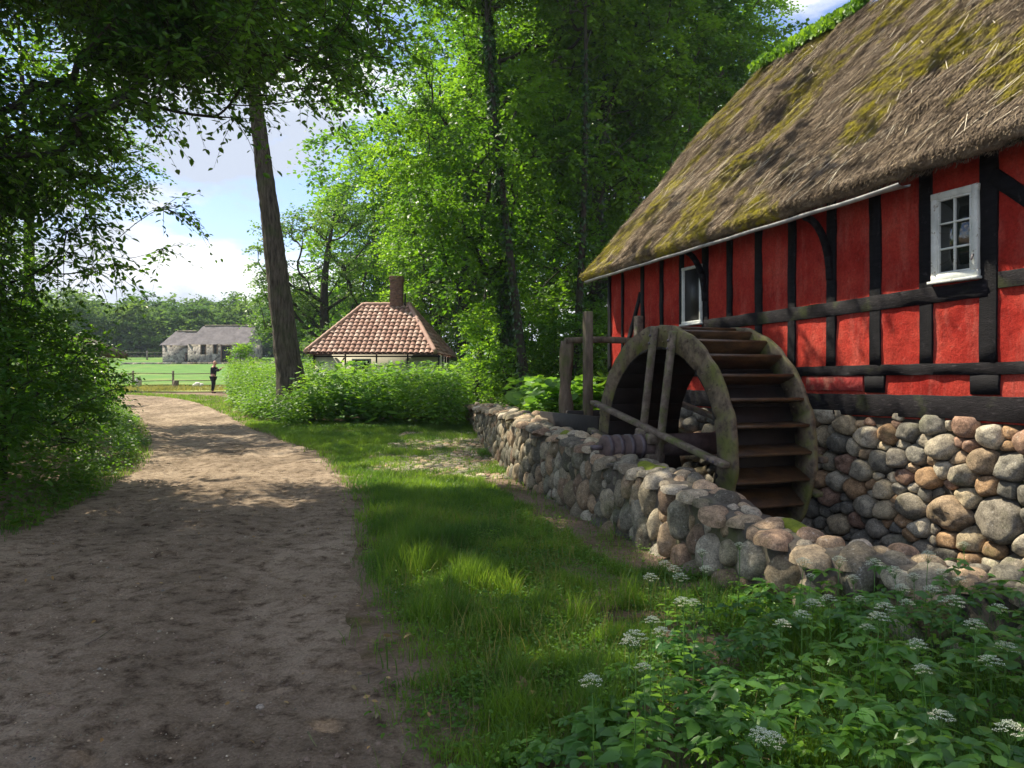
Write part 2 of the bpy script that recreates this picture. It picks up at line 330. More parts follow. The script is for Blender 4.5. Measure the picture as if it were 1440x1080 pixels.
# ------------------------------------------------------------------ terrain functions
YP = [-40, 13, 18, 22, 30, 36, 42, 50, 60, 90, 101, 109, 130, 200, 700]
ZP = [0, 0, .12, .3, .5, .72, .92, 1.07, 1.5, 2.9, 3.6, 4.8, 5.5, 7, 10]
def base(y):
    y = np.asarray(y, float)
    return (np.interp(y*.95, YP, ZP)+np.interp(y, YP, ZP)*2+np.interp(y*1.05, YP, ZP))/4
RP = np.array([(.6, -4), (-.4, 3.17), (-.87, 4.7), (-1.5, 7.7), (-2.36, 11.1), (-4.3, 16.5), (-7.4, 21.6), (-11.6, 29.7), (-15.6, 36), (-20, 40), (-28, 42.5), (-50, 45)])
LP = np.array([(-3.4, -4), (-4.3, 3.17), (-4.6, 5.0), (-5.1, 7.7), (-5.9, 11), (-7.6, 16), (-10.4, 21.6), (-14.6, 29), (-17.6, 33), (-21.5, 36.4), (-29, 38.8), (-50, 41)])
def smooth_poly(P, n):
    """Catmull-Rom resample"""
    P = np.vstack([2*P[0]-P[1], P, 2*P[-1]-P[-2]]); out = []
    m = len(P)-3
    for s in np.linspace(0, m-1e-6, n):
        i = int(s); u = s-i; p0, p1, p2, p3 = P[i:i+4]
        out.append(.5*((2*p1)+(-p0+p2)*u+(2*p0-5*p1+4*p2-p3)*u*u+(-p0+3*p1-3*p2+p3)*u**3))
    return np.array(out)
RS, LS = smooth_poly(RP, 400), smooth_poly(LP, 400)
def roadR(y): return np.interp(y, RS[:, 1], RS[:, 0])
def roadL(y): return np.interp(y, LS[:, 1], LS[:, 0])
WY = [3.4, 3.7, 4.0, 4.75, 5.67, 8.2, 10.5, 13.3, 24, 25]; WX = [5.4, 4.2, 3.2, 2.2, 1.73, 1.06, .49, -.1, -1.4, -1.5]
WZ = [.42, .42, .42, .46, .56, .76, .9, 1.03, .82, .82]
def wallx(y): return np.interp(y, WY, WX)
HD = np.array([-.355, .935, 0]); HD /= np.linalg.norm(HD); HM = np.array([-HD[1], HD[0], 0])  # along, outward
HO = np.array([4.6, 6.9, 0])
def H(t_, h, z): return HO+HD*t_+HM*h+np.array([0, 0, z])
def gz(x, y):
    x = np.asarray(x, float); y = np.asarray(y, float)
    z = base(y)
    side = np.clip((x-wallx(y)-.30)/.12, 0, 1)
    pit = side*np.clip((12.5-y)/.15, 0, 1)*np.clip((y-3.55)/.3, 0, 1)
    hs = (x-HO[0])*HM[0]+(y-HO[1])*HM[1]
    pit = pit*np.clip((hs+.6)/.3, 0, 1)
    up = side*np.clip((y-12.5)/.15, 0, 1)
    fade = np.clip((30-y)/6, 0, 1)
    z = z+up*(np.maximum(.88-z, 0))*fade - pit*1.0
    z = z+np.clip((-x+roadL(y)-1.0)/3, 0, 1)*.35*np.clip((40-y)/15, 0, 1)
    return z
def inroad(x, y, m=0):
    return (x < roadR(y)-m) & (x > roadL(y)+m) & (y < 41)
# ground
ys = np.concatenate([np.linspace(-12, 2, 30), np.linspace(2.1, 14, 170), 14*np.exp(np.linspace(.01, math.log(60), 150))])
u_ = np.linspace(-1, 1, 261); xs = np.sign(u_)*(np.abs(u_)**2.3*600+np.abs(u_)*14)
xs = np.sort(np.concatenate([xs, np.linspace(-3, 6, 120)]))
XX, YY = np.meshgrid(xs, ys, indexing='ij')
ZZ = gz(XX, YY)+(fbm(XX*1.3, YY*1.3, 5)-.5)*.09*np.clip((60-YY)/30, .3, 1)
d_in = np.clip((np.minimum(roadR(YY)-XX, XX-roadL(YY))-.22)/.35, 0, 1)*(YY < 41)
ZZ = ZZ-d_in*.20
tag(mk('ground', np.stack([XX, YY, ZZ], -1).reshape(-1, 3), grid(len(xs), len(ys)), M['ground'], smooth=True), kind='structure')
# path
n_s, n_w = 1400, 170
RS2, LS2 = smooth_poly(RP, n_s), smooth_poly(LP, n_s)
wv = np.linspace(0, 1, n_w)
PX = (LS2[:, None, 0]-.12)*(1-wv)+(RS2[:, None, 0]+.12)*wv; PY = LS2[:, None, 1]*(1-wv)+RS2[:, None, 1]*wv
wob = (fbm(PY*.9, wv[None]*2+3, 4)-.5)*.5*(np.abs(wv-.5)*2)**3
PX = PX+wob
edge = np.clip(np.minimum(wv, 1-wv)/.06, 0, 1)[None]
rut = -.03*np.exp(-((wv-.26)/.08)**2)-.03*np.exp(-((wv-.74)/.08)**2)
PZ = base(PY)+.006+rut+(fbm(PX*2.2, PY*2.2, 5)-.5)*.06+(fbm(PX*9, PY*7, 5)-.5)*.026-.035*np.clip((fbm(PX*3.1+4, PY*4.3, 4)-.56)*7, 0, 1)*fbm(PX*14, PY*14, 2)
dl_ = np.minimum(wv, 1-wv)[None]*3.5; GZ = gz(PX, PY)+(fbm(PX*1.3, PY*1.3, 5)-.5)*.09
bl = np.clip(dl_/.55, 0, 1); bl = bl*bl*(3-2*bl); PZ = GZ*(1-bl)+PZ*bl-.045*np.clip(1-dl_/.10, 0, 1)+.012*np.clip(dl_/.2, 0, 1)*(1-bl)+(fbm(PX*6, PY*6, 4)-.5)*.03*(1-bl)
tag(mk('dirt_path', np.stack([PX, PY, PZ], -1).reshape(-1, 3), grid(n_s, n_w)[:, ::-1], M['path'], smooth=True), kind='structure')
def pathz(x, y):
    return base(y)+.01+(fbm(np.asarray(x)*2.2, np.asarray(y)*2.2, 5)-.5)*.07
def sheet(name, mat, x0, x1, y0, y1, off, nx=60, ny=60, lip=None):
    X, Y = np.meshgrid(np.linspace(x0, x1, nx), np.linspace(y0, y1, ny), indexing='ij')
    Z = base(Y)+off+(fbm(X*.2, Y*.2, 3)-.5)*.15
    return tag(mk(name, np.stack([X, Y, Z], -1).reshape(-1, 3), grid(nx, ny), mat, smooth=True), kind='structure')
sheet('meadow', M['meadow'], -110, 12, 51, 112, .16)
sheet('dry_verge', M['dryturf'], -60, -8, 42.6, 50.9, .07)

# ------------------------------------------------------------------ leaves
LT = {
 'quad': (np.array([(0, 0, 0), (.5, .34, .05), (1, 0, -.04), (.5, -.34, .05)]), [np.array([[0, 3, 2, 1]])]),
 'fold': (np.array([(0, 0, 0), (.30, .25, .06), (.70, .23, .04), (1.05, 0, -.1), (.70, -.23, .04), (.30, -.25, .06)]), [np.array([[0, 3, 2, 1], [0, 5, 4, 3]])]),
 'petal': (np.array([(0, 0, 0), (.5, .5, .1), (1, 0, 0), (.5, -.5, .1)]), [np.array([[0, 3, 2, 1]])]),
}
# bigger leaf: midrib with droop and toothed edge
_v = []
for i, (a, w) in enumerate([(0, .03), (.12, .19), (.22, .20), (.34, .30), (.46, .27), (.60, .26), (.72, .17), (.86, .12), (1.0, .012)]):
    dr = -.22*a*a
    _v += [(a, w, dr+w*.22), (a, 0, dr), (a, -w, dr+w*.22)]
LT['big'] = (np.array(_v), [np.array([q for i in range(8) for q in ([i*3, i*3+1, i*3+4, i*3+3], [i*3+1, i*3+2, i*3+5, i*3+4])])])
_v = [(.45, 0, -.05)]
for k in range(14):
    a = 2*PI*k/14; r = .5*(1+.06*math.cos(k*PI)); _v.append((.45-r*math.cos(a)*(1 if k else .35), r*1.05*math.sin(a), .05+.05*math.sin(k*2.4)))
LT['round'] = (np.array(_v), [np.array([[0, 1+k, 1+(k+1) % 14] for k in range(14)])])
def leaves(P, D, Nn, S, shape='fold'):
    T, Fs = LT[shape]; D = nrm(D); Bv = nrm(np.cross(Nn, D)); C = np.cross(D, Bv)
    n = len(P); S = np.broadcast_to(np.asarray(S, float), (n,))[:, None, None]
    V = P[:, None]+S*(T[None, :, :1]*D[:, None]+T[None, :, 1:2]*Bv[:, None]+T[None, :, 2:]*C[:, None])
    k = len(T); offs = (np.arange(n)*k)[:, None, None]
    return V.reshape(-1, 3), [(f[None]+offs).reshape(-1, f.shape[1]) for f in Fs]
def sprays(rng, C, O, rad, ntw, nlf, size, droop=.25, flat=.45, lat=.9):
    """leafy twigs around cluster centres; returns leaf P,D,N,S and twig polylines"""
    m = len(C); rad = np.broadcast_to(np.asarray(rad, float), (m,))
    d = nrm(O[:, None]*.75+rng.normal(0, .75, (m, ntw, 3))); d[..., 2] = d[..., 2]*flat
    d = nrm(d); L = rad[:, None]*rng.uniform(.6, 1.25, (m, ntw))
    t_ = (np.arange(nlf)+.6)/nlf
    p = C[:, None, None]+d[:, :, None]*(L[..., None, None]*t_[None, None, :, None])
    p[..., 2] -= droop*L[..., None]*t_**2
    sd_ = np.where(np.arange(nlf) % 2 == 0, 1., -1.)[None, None, :, None]
    lt = nrm(np.cross(d, [0, 0, 1.]))[:, :, None]
    ld = d[:, :, None]*.6+lt*sd_*lat+rng.normal(0, .35, p.shape); ld[..., 2] -= .2
    nn = np.array([0, 0, 1.])+rng.normal(0, .45, p.shape)
    p = p+rng.normal(0, .03, p.shape)*rad[:, None, None, None]
    S = size*rng.uniform(.6, 1.2, p.shape[:3])
    tw = np.stack([C[:, None]+d*0, C[:, None]+d*L[..., None]*.5-np.array([0, 0, 1])*droop*L[..., None]*.25, C[:, None]+d*L[..., None]-np.array([0, 0, 1])*droop*L[..., None]], 2)
    return p.reshape(-1, 3), ld.reshape(-1, 3), nn.reshape(-1, 3), S.ravel(), tw.reshape(-1, 3, 3)
def twigmesh(tw, r=.006):
    """thin three sided twigs"""
    n = len(tw); a = np.array([0, 2*PI/3, 4*PI/3])
    d = nrm(tw[:, 2]-tw[:, 0]); x = nrm(np.cross(d, [0, .3, 1.])); y = np.cross(d, x)
    rr = np.array([r, r*.7, r*.25])
    V = tw[:, :, None]+rr[None, :, None, None]*(np.cos(a)[None, None, :, None]*x[:, None, None]+np.sin(a)[None, None, :, None]*y[:, None, None])
    F = np.array([[i*3+j, i*3+(j+1) % 3, i*3+3+(j+1) % 3, i*3+3+j] for i in range(2) for j in range(3)])
    return V.reshape(-1, 3), (F[None]+(np.arange(n)*9)[:, None, None]).reshape(-1, 4)
def skeleton(rng, trunk, trad, C, tipr=.012, rise=.35, wig=.12, sides=6, maxr=.5):
    """grow branches from a trunk to cluster centres by nearest attachment; returns builder"""
    P = [np.array(p, float) for p in trunk]; par = [-1]+list(range(len(trunk)-1)); isT = len(trunk)
    NP = np.zeros((len(trunk)+len(C)*5+5, 3)); NP[:isT] = trunk; n = isT
    ax = np.array(trunk)
    order = np.argsort([np.min(np.linalg.norm(ax-c, axis=1)) for c in C])
    br = []; cnt = np.zeros(len(NP)); PR = -np.ones(len(NP), int); PR[1:isT] = np.arange(isT-1)
    tz0 = trunk[0][2]; hh = trunk[-1][2]-tz0
    for ci in order:
        c = C[ci]; q = NP[:n]; dv = c-q; dist = np.linalg.norm(dv, axis=1); hd = np.linalg.norm(dv[:, :2], axis=1)
        cost = dist+2.0*np.maximum(0, q[:, 2]-(c[2]-rise*hd))+.4*np.maximum(0, hd*2.2-dist)*0
        cost[:isT] = cost[:isT]+np.where(q[:isT, 2]-tz0 < .22*hh, 50, 0)
        k = int(np.argmin(cost)); a = NP[k]; L = dist[k]
        if L < .15: continue
        mid = (a+c)/2+np.array([0, 0, -.10*L])+rng.normal(0, wig*L, 3)
        ts = np.linspace(0, 1, 6)[1:]
        pts = [(1-s)**2*a+2*s*(1-s)*mid+s*s*c for s in ts]
        ids = [k]
        for pnt in pts:
            NP[n] = pnt; PR[n] = ids[-1]; ids.append(n); n += 1
        br.append(ids)
        j = n-1
        while j >= 0: cnt[j] += 1; j = PR[j]
    b = B()
    tr = np.asarray(trad, float)
    for ids in br:
        r = tipr*np.maximum(cnt[ids], 1)**.5
        if ids[0] < isT: r = np.minimum(r, maxr*tr[ids[0]]); 
        r[0] = r[1]*1.15
        b.tube(NP[ids], r, sides if r[1] > .03 else 4, cap=False)
    return b
def crown_pts(rng, n, ells, gap=.0, shell=.35):
    """cluster centres in union of ellipsoids (c, r); denser toward the surface, with voids"""
    out = []; w = np.array([e[1][0]*e[1][1]*e[1][2] for e in ells]); w = w/w.sum()
    while len(out) < n:
        e = ells[rng.choice(len(ells), p=w)]
        d = nrm(rng.normal(0, 1, 3)); r = (shell+(1-shell)*rng.rand())**.7
        p = np.array(e[0])+d*r*np.array(e[1])
        if gap and vn3(p*.55+7.7) < gap: continue
        out.append(p)
    return np.array(out)
def trunkline(p0, p1, n=14, bend=.3, rng=None):
    p0, p1 = np.array(p0, float), np.array(p1, float); L = np.linalg.norm(p1-p0)
    t_ = np.linspace(0, 1, n)[:, None]; P = p0+(p1-p0)*t_
    ph = rng.uniform(0, 6, 2)
    P[:, 0] += bend*np.sin(t_[:, 0]*4+ph[0])*t_[:, 0]; P[:, 1] += bend*np.sin(t_[:, 0]*3+ph[1])*t_[:, 0]
    return P
def barktrunk(P, rad, sides=36, ridge=.07, seg=14, flare=1.7):
    """trunk surface with root flare and ridged bark"""
    P = np.asarray(P); s = np.linspace(0, len(P)-1, (len(P)-1)*seg+1)
    Q = np.stack([np.interp(s, range(len(P)), P[:, i]) for i in range(3)], 1); r = np.interp(s, range(len(P)), rad)
    h = np.linspace(0, 1, len(Q)); r = r*(1+(flare-1)*np.exp(-h*22))
    a = np.arange(sides)*2*PI/sides
    nn = np.stack([np.cos(a)[None]*3*np.ones((len(Q), 1)), np.sin(a)[None]*3*np.ones((len(Q), 1)), Q[:, 2:3]*1.3*np.ones((1, sides))], -1)
    rr = r[:, None]*(1+ridge*(vn3(nn*2.2)-.5)*2+ridge*.8*(vn3(nn*5)-.5)*2+.10*(np.abs(vn3(nn*[5.5, 5.5, .9])-.5)*2-.4))
    V = Q[:, None]+np.stack([np.cos(a)[None]*rr, np.sin(a)[None]*rr, 0*rr], -1)
    i = np.arange(len(Q)-1)[:, None]*sides; j = np.arange(sides)[None]; k = (j+1) % sides
    return V.reshape(-1, 3), np.stack([i+j, i+k, i+sides+k, i+sides+j], -1).reshape(-1, 4)
def tree(name, loc, label, cat, group, seed, height, r0, ells, ncl, ntw, nlf, lsize, crad, lean=(0, 0), leaf='leaf_forest', bark='barkd', shape='quad',
         twigs=False, ivy=0, gap=.32, droop=.25, top=.93, tipr=.012, rise=.35, shell=.35, flat=.45, bend=.3, filt=None):
    rng = np.random.RandomState(seed); loc = np.array(loc, float)
    root = thing(name, loc, label, cat, group)
    T = trunkline(loc-[0, 0, .2], loc+[lean[0], lean[1], height*top], 16, bend, rng)
    rad = r0*(1-np.linspace(0, 1, 16)**1.1*.85)
    C = crown_pts(rng, ncl, [(loc+np.array(c), r) for c, r in ells], gap, shell)
    if filt: C = filt(C)
    b = skeleton(rng, T, rad, C, tipr, rise)
    V, F = barktrunk(T, rad); b.add(V, F); tr = b.mesh('trunk', M[bark], root, smooth=True)
    ctr = T[np.minimum(10, 15)]
    O = nrm(C-ctr)
    p, d, n_, S, tw = sprays(rng, C, O, crad, ntw, nlf, lsize, droop, flat)
    V, F = leaves(p, d, n_, S, shape); mk('crown', V, F, M[leaf], root)
    if twigs:
        V, F = twigmesh(tw, .006); mk('twigs', V, F, M[bark], root)
    if ivy:
        m_ = ivy; tt = rng.rand(m_)**.8*11; q = np.stack([np.interp(tt, range(16), T[:, i]) for i in range(3)], 1); rr = np.interp(tt, range(16), rad)*rng.uniform(.95, 1.3, m_)
        a = rng.uniform(0, 2*PI, m_); o_ = np.stack([np.cos(a), np.sin(a), 0*a], 1)
        V, F = leaves(q+o_*rr[:, None], o_*.3+rng.normal(0, .4, (m_, 3))-[0, 0, .6], o_+rng.normal(0, .3, (m_, 3)), rng.uniform(.1, .2, m_), 'quad')
        mk('ivy', V, F, M['ivy'], root)
    return root
def copy_tree(root, loc, rz, sc, label, group=None):
    r = root.copy(); COL.objects.link(r); r.location = tuple(loc); r.rotation_euler = (0, 0, rz); r.scale = (sc, sc, sc); r['label'] = label
    if group: r['group'] = group
    for ch in list(root.children):
        c = ch.copy(); COL.objects.link(c); c.parent = r
    return r
def G(x, y): return np.array([x, y, float(gz(x, y))])

# ================================================================== stones
PAL = {
 'warm': [(.34, .25, .16), (.42, .34, .22), (.26, .16, .11), (.38, .24, .13), (.31, .27, .20), (.20, .185, .15), (.42, .37, .28), (.14, .13, .105), (.26, .23, .18)],
 'grey': [(.22, .19, .14), (.30, .24, .165), (.15, .14, .115), (.25, .175, .125), (.36, .31, .23), (.12, .11, .09), (.22, .205, .16), (.34, .25, .17), (.40, .36, .29)],
}
def place_sites(rng, w, h, rmin, rmax, k=.86, tries=30000, pw=2.2, big=()):
    P = [list(b[:2]) for b in big]; Rr = [b[2] for b in big]
    for rr in np.sort(rmin+(rmax-rmin)*rng.rand(tries)**pw)[::-1]:
        x, y = rng.uniform(-.1, w+.1), rng.uniform(-.05, h+.05)
        if P:
            q = np.array(P); r_ = np.array(Rr)
            if np.any(np.hypot(q[:, 0]-x, q[:, 1]-y) < k*(r_+rr)): continue
        P.append([x, y]); Rr.append(rr)
        if len(P) > 1400: break
    return np.array(P), np.array(Rr)
def face_stones(b, fn, w, h, rmin, rmax, dome, pal, seed, asp=1., gap=.93, tries=9000, ns=18, nr=6, big=(), pw=2.2, tint=(1, 1, 1), pw_=9., ex=2.6):
    """stones fitted together like a weighted Voronoi pattern, each a rounded boulder; fn(u,v,h)->world"""
    rng = np.random.RandomState(seed)
    P, Rr = place_sites(rng, w, h/asp, rmin, rmax, tries=tries, big=big, pw=pw)
    th = np.arange(ns)*2*PI/ns; rho = np.array([0, .3, .55, .75, .9, 1.0, 1.03])
    pr = np.sqrt(np.maximum(0, 1-rho**ex)); pr[-1] = -.5; pr[-2] = .12
    cs = np.array(PAL[pal])
    for i in range(len(P)):
        dv = P-P[i]; D = np.hypot(dv[:, 0], dv[:, 1]); idx = np.argsort(D)[1:15]; D = D[idx]; dv = dv[idx]
        d = (D*D+Rr[i]**2-Rr[idx]**2)/(2*D); d = np.maximum(d, .25*Rr[i])
        ph = np.arctan2(dv[:, 1], dv[:, 0])
        c = np.maximum(np.cos(th[:, None]-ph[None]), 0)/d[None]
        c = np.concatenate([c, np.full((ns, 1), 1/(1.5*Rr[i]))], 1)
        r = (c**pw_)
        r = r.sum(1)**(-1/pw_)*gap; r = r*(1+.09*(vn2(np.cos(th)*1.7+i*7.1, np.sin(th)*1.7+i*3.7)-.6))
        m = r.min()
        hgt = dome*min(1., m/.14)*rng.uniform(.75, 1.25)+.01
        U = P[i, 0]+r[None]*rho[:, None]*np.cos(th); Vv = np.minimum((P[i, 1]+r[None]*rho[:, None]*np.sin(th))*asp, h+.012)
        tilt = rng.normal(0, .10*min(1, dome/.08), 2)
        Hh = hgt*pr[:, None]*np.ones((1, ns))+(tilt[0]*np.cos(th)+tilt[1]*np.sin(th))[None]*rho[:, None]*r[None]
        q = np.stack([U*5, Vv*5, np.full_like(U, i*3.3)], -1)
        Hh = Hh+(vn3(q*1.6)-.5)*hgt*.75+(vn3(q*4)-.5)*hgt*.22
        for _c in range(2):
            ca = rng.uniform(0, 2*PI); sl_c = rng.uniform(.2, 1.0); X_c = (np.cos(th)*math.cos(ca)+np.sin(th)*math.sin(ca))[None]*rho[:, None]*r[None]
            Hh = np.minimum(Hh, hgt*rng.uniform(.65, 1.05)+m*.25-X_c*sl_c*hgt/m*.55)
        keep = (P[i, 1]*asp > -.08) and (P[i, 1]*asp < h-.01)
        if not keep: continue
        W_ = fn(U.ravel(), Vv.ravel(), Hh.ravel())
        F = [[a*ns+j, a*ns+(j+1) % ns, (a+1)*ns+(j+1) % ns, (a+1)*ns+j] for a in range(len(rho)-1) for j in range(ns)]
        col = cs[rng.randint(len(cs))]*rng.uniform(.75, 1.2)*np.array(tint)
        b.add(W_, F, col=col)

# ================================================================== the mill
mill = thing('half_timbered_mill', H(2, -3, 0), 'red half timbered watermill with black beams, mossy thatched roof and boulder foundation', 'mill')
T0, T1 = -5.0, 7.83
def tp(px, h=0.0):
    u = (px-720)/1080; O = HO+HM*h
    return (O[0]-O[1]*u)/(-HD[0]+HD[1]*u)
def ze(t_): return 3.66-.026*t_
# plaster wall
tt, zz = np.meshgrid(np.linspace(T0, T1, 420), np.linspace(1.1, 3.95, 110), indexing='ij')
hh = (fbm(tt*3, zz*3, 5)-.5)*.035+(fbm(tt*12, zz*12, 3)-.5)*.008
V = HO+HD*tt[..., None]+HM*hh[..., None]+np.array([0, 0, 1])*zz[..., None]
mk('wall', V.reshape(-1, 3), grid(420, 110)[:, ::-1], M['red'], mill, smooth=True)
b = B()
for a, c_ in ((tp(1215), tp(1135)),):
    b.box(H((a+c_)/2, .008, 1.565), HD, HM, (0, 0, 1), abs(c_-a)/2, .014, .085, .006, jit=.002)
o = b.mesh('worn_brick_panel', M['redpeel'], mill); o['label'] = 'faded brick panel with flaking paint'
# end, back and gable walls
b = B()
for t_ in (T0, T1): b.box(H(t_, -3.6, 2.4), HD, HM, (0, 0, 1), .06, 3.6, 1.5)
b.box(H((T0+T1)/2, -7.2, 2.4), HD, HM, (0, 0, 1), (T1-T0)/2, .05, 1.5)
for t_ in (T0, T1):
    v = np.array([H(t_-.05, 0, 3.85), H(t_-.05, -7.2, 3.85), H(t_-.05, -3.6, 7.7), H(t_+.05, 0, 3.85), H(t_+.05, -7.2, 3.85), H(t_+.05, -3.6, 7.7)])
    b.add(v, [[0, 1, 2], [5, 4, 3]], [[0, 3, 4, 1], [1, 4, 5, 2], [2, 5, 3, 0]])
b.mesh('gable_wall', M['red'], mill)
def wobble_beam(name, p, q, w, dpt, mat, seed, n=10, amp=.009):
    rng = np.random.RandomState(seed); p, q = np.array(p, float), np.array(q, float); a = (q-p)/np.linalg.norm(q-p); x = nrm(np.cross(a, HM)); b = B()
    n = max(3, int(np.linalg.norm(q-p)/.12)); ts = np.linspace(0, 1, n)
    sec = np.array([(-1, -.6), (-1, .9), (-.95, 1), (.95, 1), (1, .9), (1, -.6)])
    V = []
    sw = np.cumsum(rng.normal(0, amp*.22, n)); sw -= np.linspace(sw[0], sw[-1], n)
    for i, s in enumerate(ts):
        ww = w/2*(1+rng.normal(0, .016)); c = p+(q-p)*s+x*sw[i]
        for (cx, cy) in sec: V.append(c+x*(cx*ww+rng.normal(0, .0016))+HM*(cy*dpt+(rng.normal(0, .002) if cy > 0 else 0)))
    k = 6; F = [[i*k+j, i*k+(j+1) % k, (i+1)*k+(j+1) % k, (i+1)*k+j] for i in range(n-1) for j in range(k)]
    b.add(V, F, [list(range(k-1, -1, -1)), list(range((n-1)*k, n*k))])
    return b.mesh(name, mat, mill)
posts = [(858, .12, 0), (876, .07, 0), (904, .11, 0), (931, .10, 0), (959, .13, 0), (993, .16, 0), (1027, .13, 0), (1068, .15, 0), (1114, .145, 0), (1169.5, .155, 0), (1232, .17, 0), (1303.5, .17, 0), (1391, .20, 0)]
ti = [tp(p_[0]) for p_ in posts]+[-.75, -1.5, -2.3, -3.1, -4.0]
wi = [p_[1] for p_ in posts]+[.16, .17, .16, .17, .16]
for i, (t_, w_) in enumerate(zip(ti, wi)): wobble_beam('post', H(t_, 0, 1.76), H(t_+rs.normal(0, .01), 0, 3.9), w_*.88, .026, M['black_timber'], 100+i)
for i, (t_, w_) in enumerate(((tp(1231), .27), (tp(1386), .30), (tp(1120), .2), (-1.4, .28), (tp(1030), .2), (tp(960), .2), (-3.0, .28))):
    wobble_beam('post', H(t_, 0, 1.465), H(t_, 0, 1.665), w_, .024, M['black_timber'], 130+i)
wobble_beam('sill_beam', H(T0, 0, 1.325), H(T1, 0, 1.325), .235, .05, M['black_timber_h'], 140, amp=.006)
wobble_beam('rail', H(T0, 0, 1.715), H(T1, 0, 1.72), .115, .030, M['black_timber_h'], 141, amp=.006)
wobble_beam('rail', H(T0, 0, 2.56), H(tp(1391)-.11, 0, 2.53), .155, .030, M['black_timber_h'], 142, amp=.008)
wobble_beam('rail', H(tp(1391), 0, 2.47), H(tp(990), 0, 2.42), .165, .030, M['black_timber_h'], 143, amp=.010)
wobble_beam('wall_plate', H(T0, 0, 3.9), H(T1, 0, 3.78), .2, .035, M['black_timber_h'], 144, amp=.006)
wobble_beam('brace', H(tp(876), 0, 1.9), H(tp(902), 0, 3.1), .09, .028, M['black_timber'], 145)
wobble_beam('brace', H(tp(1396), 0, 3.52), H(-.72, 0, 2.62), .14, .029, M['black_timber'], 146)
wobble_beam('brace', H(-2.3, 0, 2.62), H(-1.6, 0, 3.6), .14, .029, M['black_timber'], 147)
for px in (1169.5, 993):
    t_ = tp(px); P = [H(t_, .02+.38*(1-math.cos(a)), 2.78+.72*math.sin(a)) for a in np.linspace(0, PI/2, 9)]
    b = B()
    for i in range(8): b.beam(P[i], P[i+1]+(P[i+1]-P[i])*.12, .07, .09-.004*i, up=HM, bev=.01)
    b.mesh('eave_bracket', M['black_timber'], mill)
# windows
def window(name, t0, t1, z0, z1, fw, cols, rows, open_=False, label=None):
    if t0 > t1: t0, t1 = t1, t0
    mz, mt = (z0+z1)/2, (t0+t1)/2
    b = B()
    for t_ in (t0+fw/2, t1-fw/2): b.box(H(t_, .035, mz), HD, HM, (0, 0, 1), fw/2, .028, (z1-z0)/2, .006, jit=.0015)
    for z_, hz in ((z0+fw/2, fw/2), (z1-fw/2, fw/2)): b.box(H(mt, .037, z_), HD, HM, (0, 0, 1), (t1-t0)/2+.004, .027, hz, .006, jit=.0015)
    b.box(H(mt, .055, z0-.008), HD, HM, (0, 0, 1), (t1-t0)/2+.02, .04, .014, .004)
    fr = b.mesh(name, M['white'], mill)
    if label: fr['label'] = label
    b = B(); b.box(H(mt, .024, mz), HD, HM, (0, 0, 1), (t1-t0)/2-fw*.8, .003, (z1-z0)/2-fw*.8); b.mesh('glass_or_dark_sheet', M['dark'] if open_ else M['glass'], fr)  # open window gets a dark sheet standing in for the unlit room
    if not open_:
        b = B(); iw, ih = t1-t0-2*fw, z1-z0-2*fw
        sw = .022
        for t_ in (t0+fw+sw/2, t1-fw-sw/2): b.box(H(t_, .036, mz), HD, HM, (0, 0, 1), sw/2, .02, ih/2, .003)
        for z_ in (z0+fw+sw/2, z1-fw-sw/2): b.box(H(mt, .038, z_), HD, HM, (0, 0, 1), iw/2, .019, sw/2, .003)
        for i in range(1, cols): b.box(H(t0+fw+iw*i/cols, .035, mz), HD, HM, (0, 0, 1), .010, .016, ih/2-sw, .003)
        for i in range(1, rows): b.box(H(mt, .036, z0+fw+ih*i/rows), HD, HM, (0, 0, 1), iw/2-sw, .016, .009, .003)
        b.mesh('glazing_bars', M['white'], fr)
        b = B(); b.beam(H(t0+fw*.6, .068, z0+.22), H(t0+fw*.6, .09, z0+.16), .012, .02); b.mesh('catch', M['iron'], fr)
window('window', tp(1381), tp(1315), 2.585, 3.47, .068, 2, 3, label='white six pane window with peeling paint')
window('window', tp(990), tp(963), 2.46, 3.34, .045, 1, 1, True, label='narrow white framed opening without panes')
# gutter
b = B(); n = 26
gt = np.linspace(tp(1272, .42), 8.0, n); gv = []
for i, t_ in enumerate(gt):
    z_ = 3.545-.0155*(t_-gt[0])+.004*math.sin(i*1.7)
    wd = .030+.055*math.exp(-i*1.5)
    for k, a in enumerate(np.linspace(PI*.98, 2*PI*1.02, 7)): gv.append(H(t_, .42+wd*math.cos(a), z_+.034*math.sin(a)))
    for k, a in enumerate(np.linspace(2*PI*1.02, PI*.98, 7)): gv.append(H(t_, .42+(wd-.006)*math.cos(a), z_+.004+.028*math.sin(a)))
F = [[i*14+j, i*14+(j+1) % 14, (i+1)*14+(j+1) % 14, (i+1)*14+j] for i in range(n-1) for j in range(14)]
b.add(gv, F); b.mesh('gutter', M['gutter'], mill)
# thatch roof: closed section swept along the house
RZ = 8.0; RH = -3.6
def section(t_):
    e = ze(t_); S = [(-.1, e+.42), (.12, e+.18), (.34, e+.0), (.39, e-.02), (.44, e+.01), (.45, e+.07), (.40, e+.15)]
    n = 46
    for i in range(1, n+1):
        s = i/n; S.append((.40+(RH-.40)*s, e+.15+(RZ-e-.15)*s+.10*math.sin(s*PI)*.6-.06*math.exp(-((s-1)/.03)**2)))
    for i in range(1, 12):
        s = i/11; S.append((RH+(-7.6-RH)*s, RZ+(e+.2-RZ)*s))
    S += [(-7.3, e+.1), (-3.6, RZ-.5)]
    return S
tv = np.concatenate([np.linspace(-5.6, -1, 40), np.linspace(-.95, 8.12, 230)])
V = []; 
for t_ in tv:
    for (h_, z_) in section(t_): V.append((t_, h_, z_))
V = np.array(V); k = len(section(0))
idx = np.arange(len(V)) % k
up = (idx >= 3) & (idx < 56)
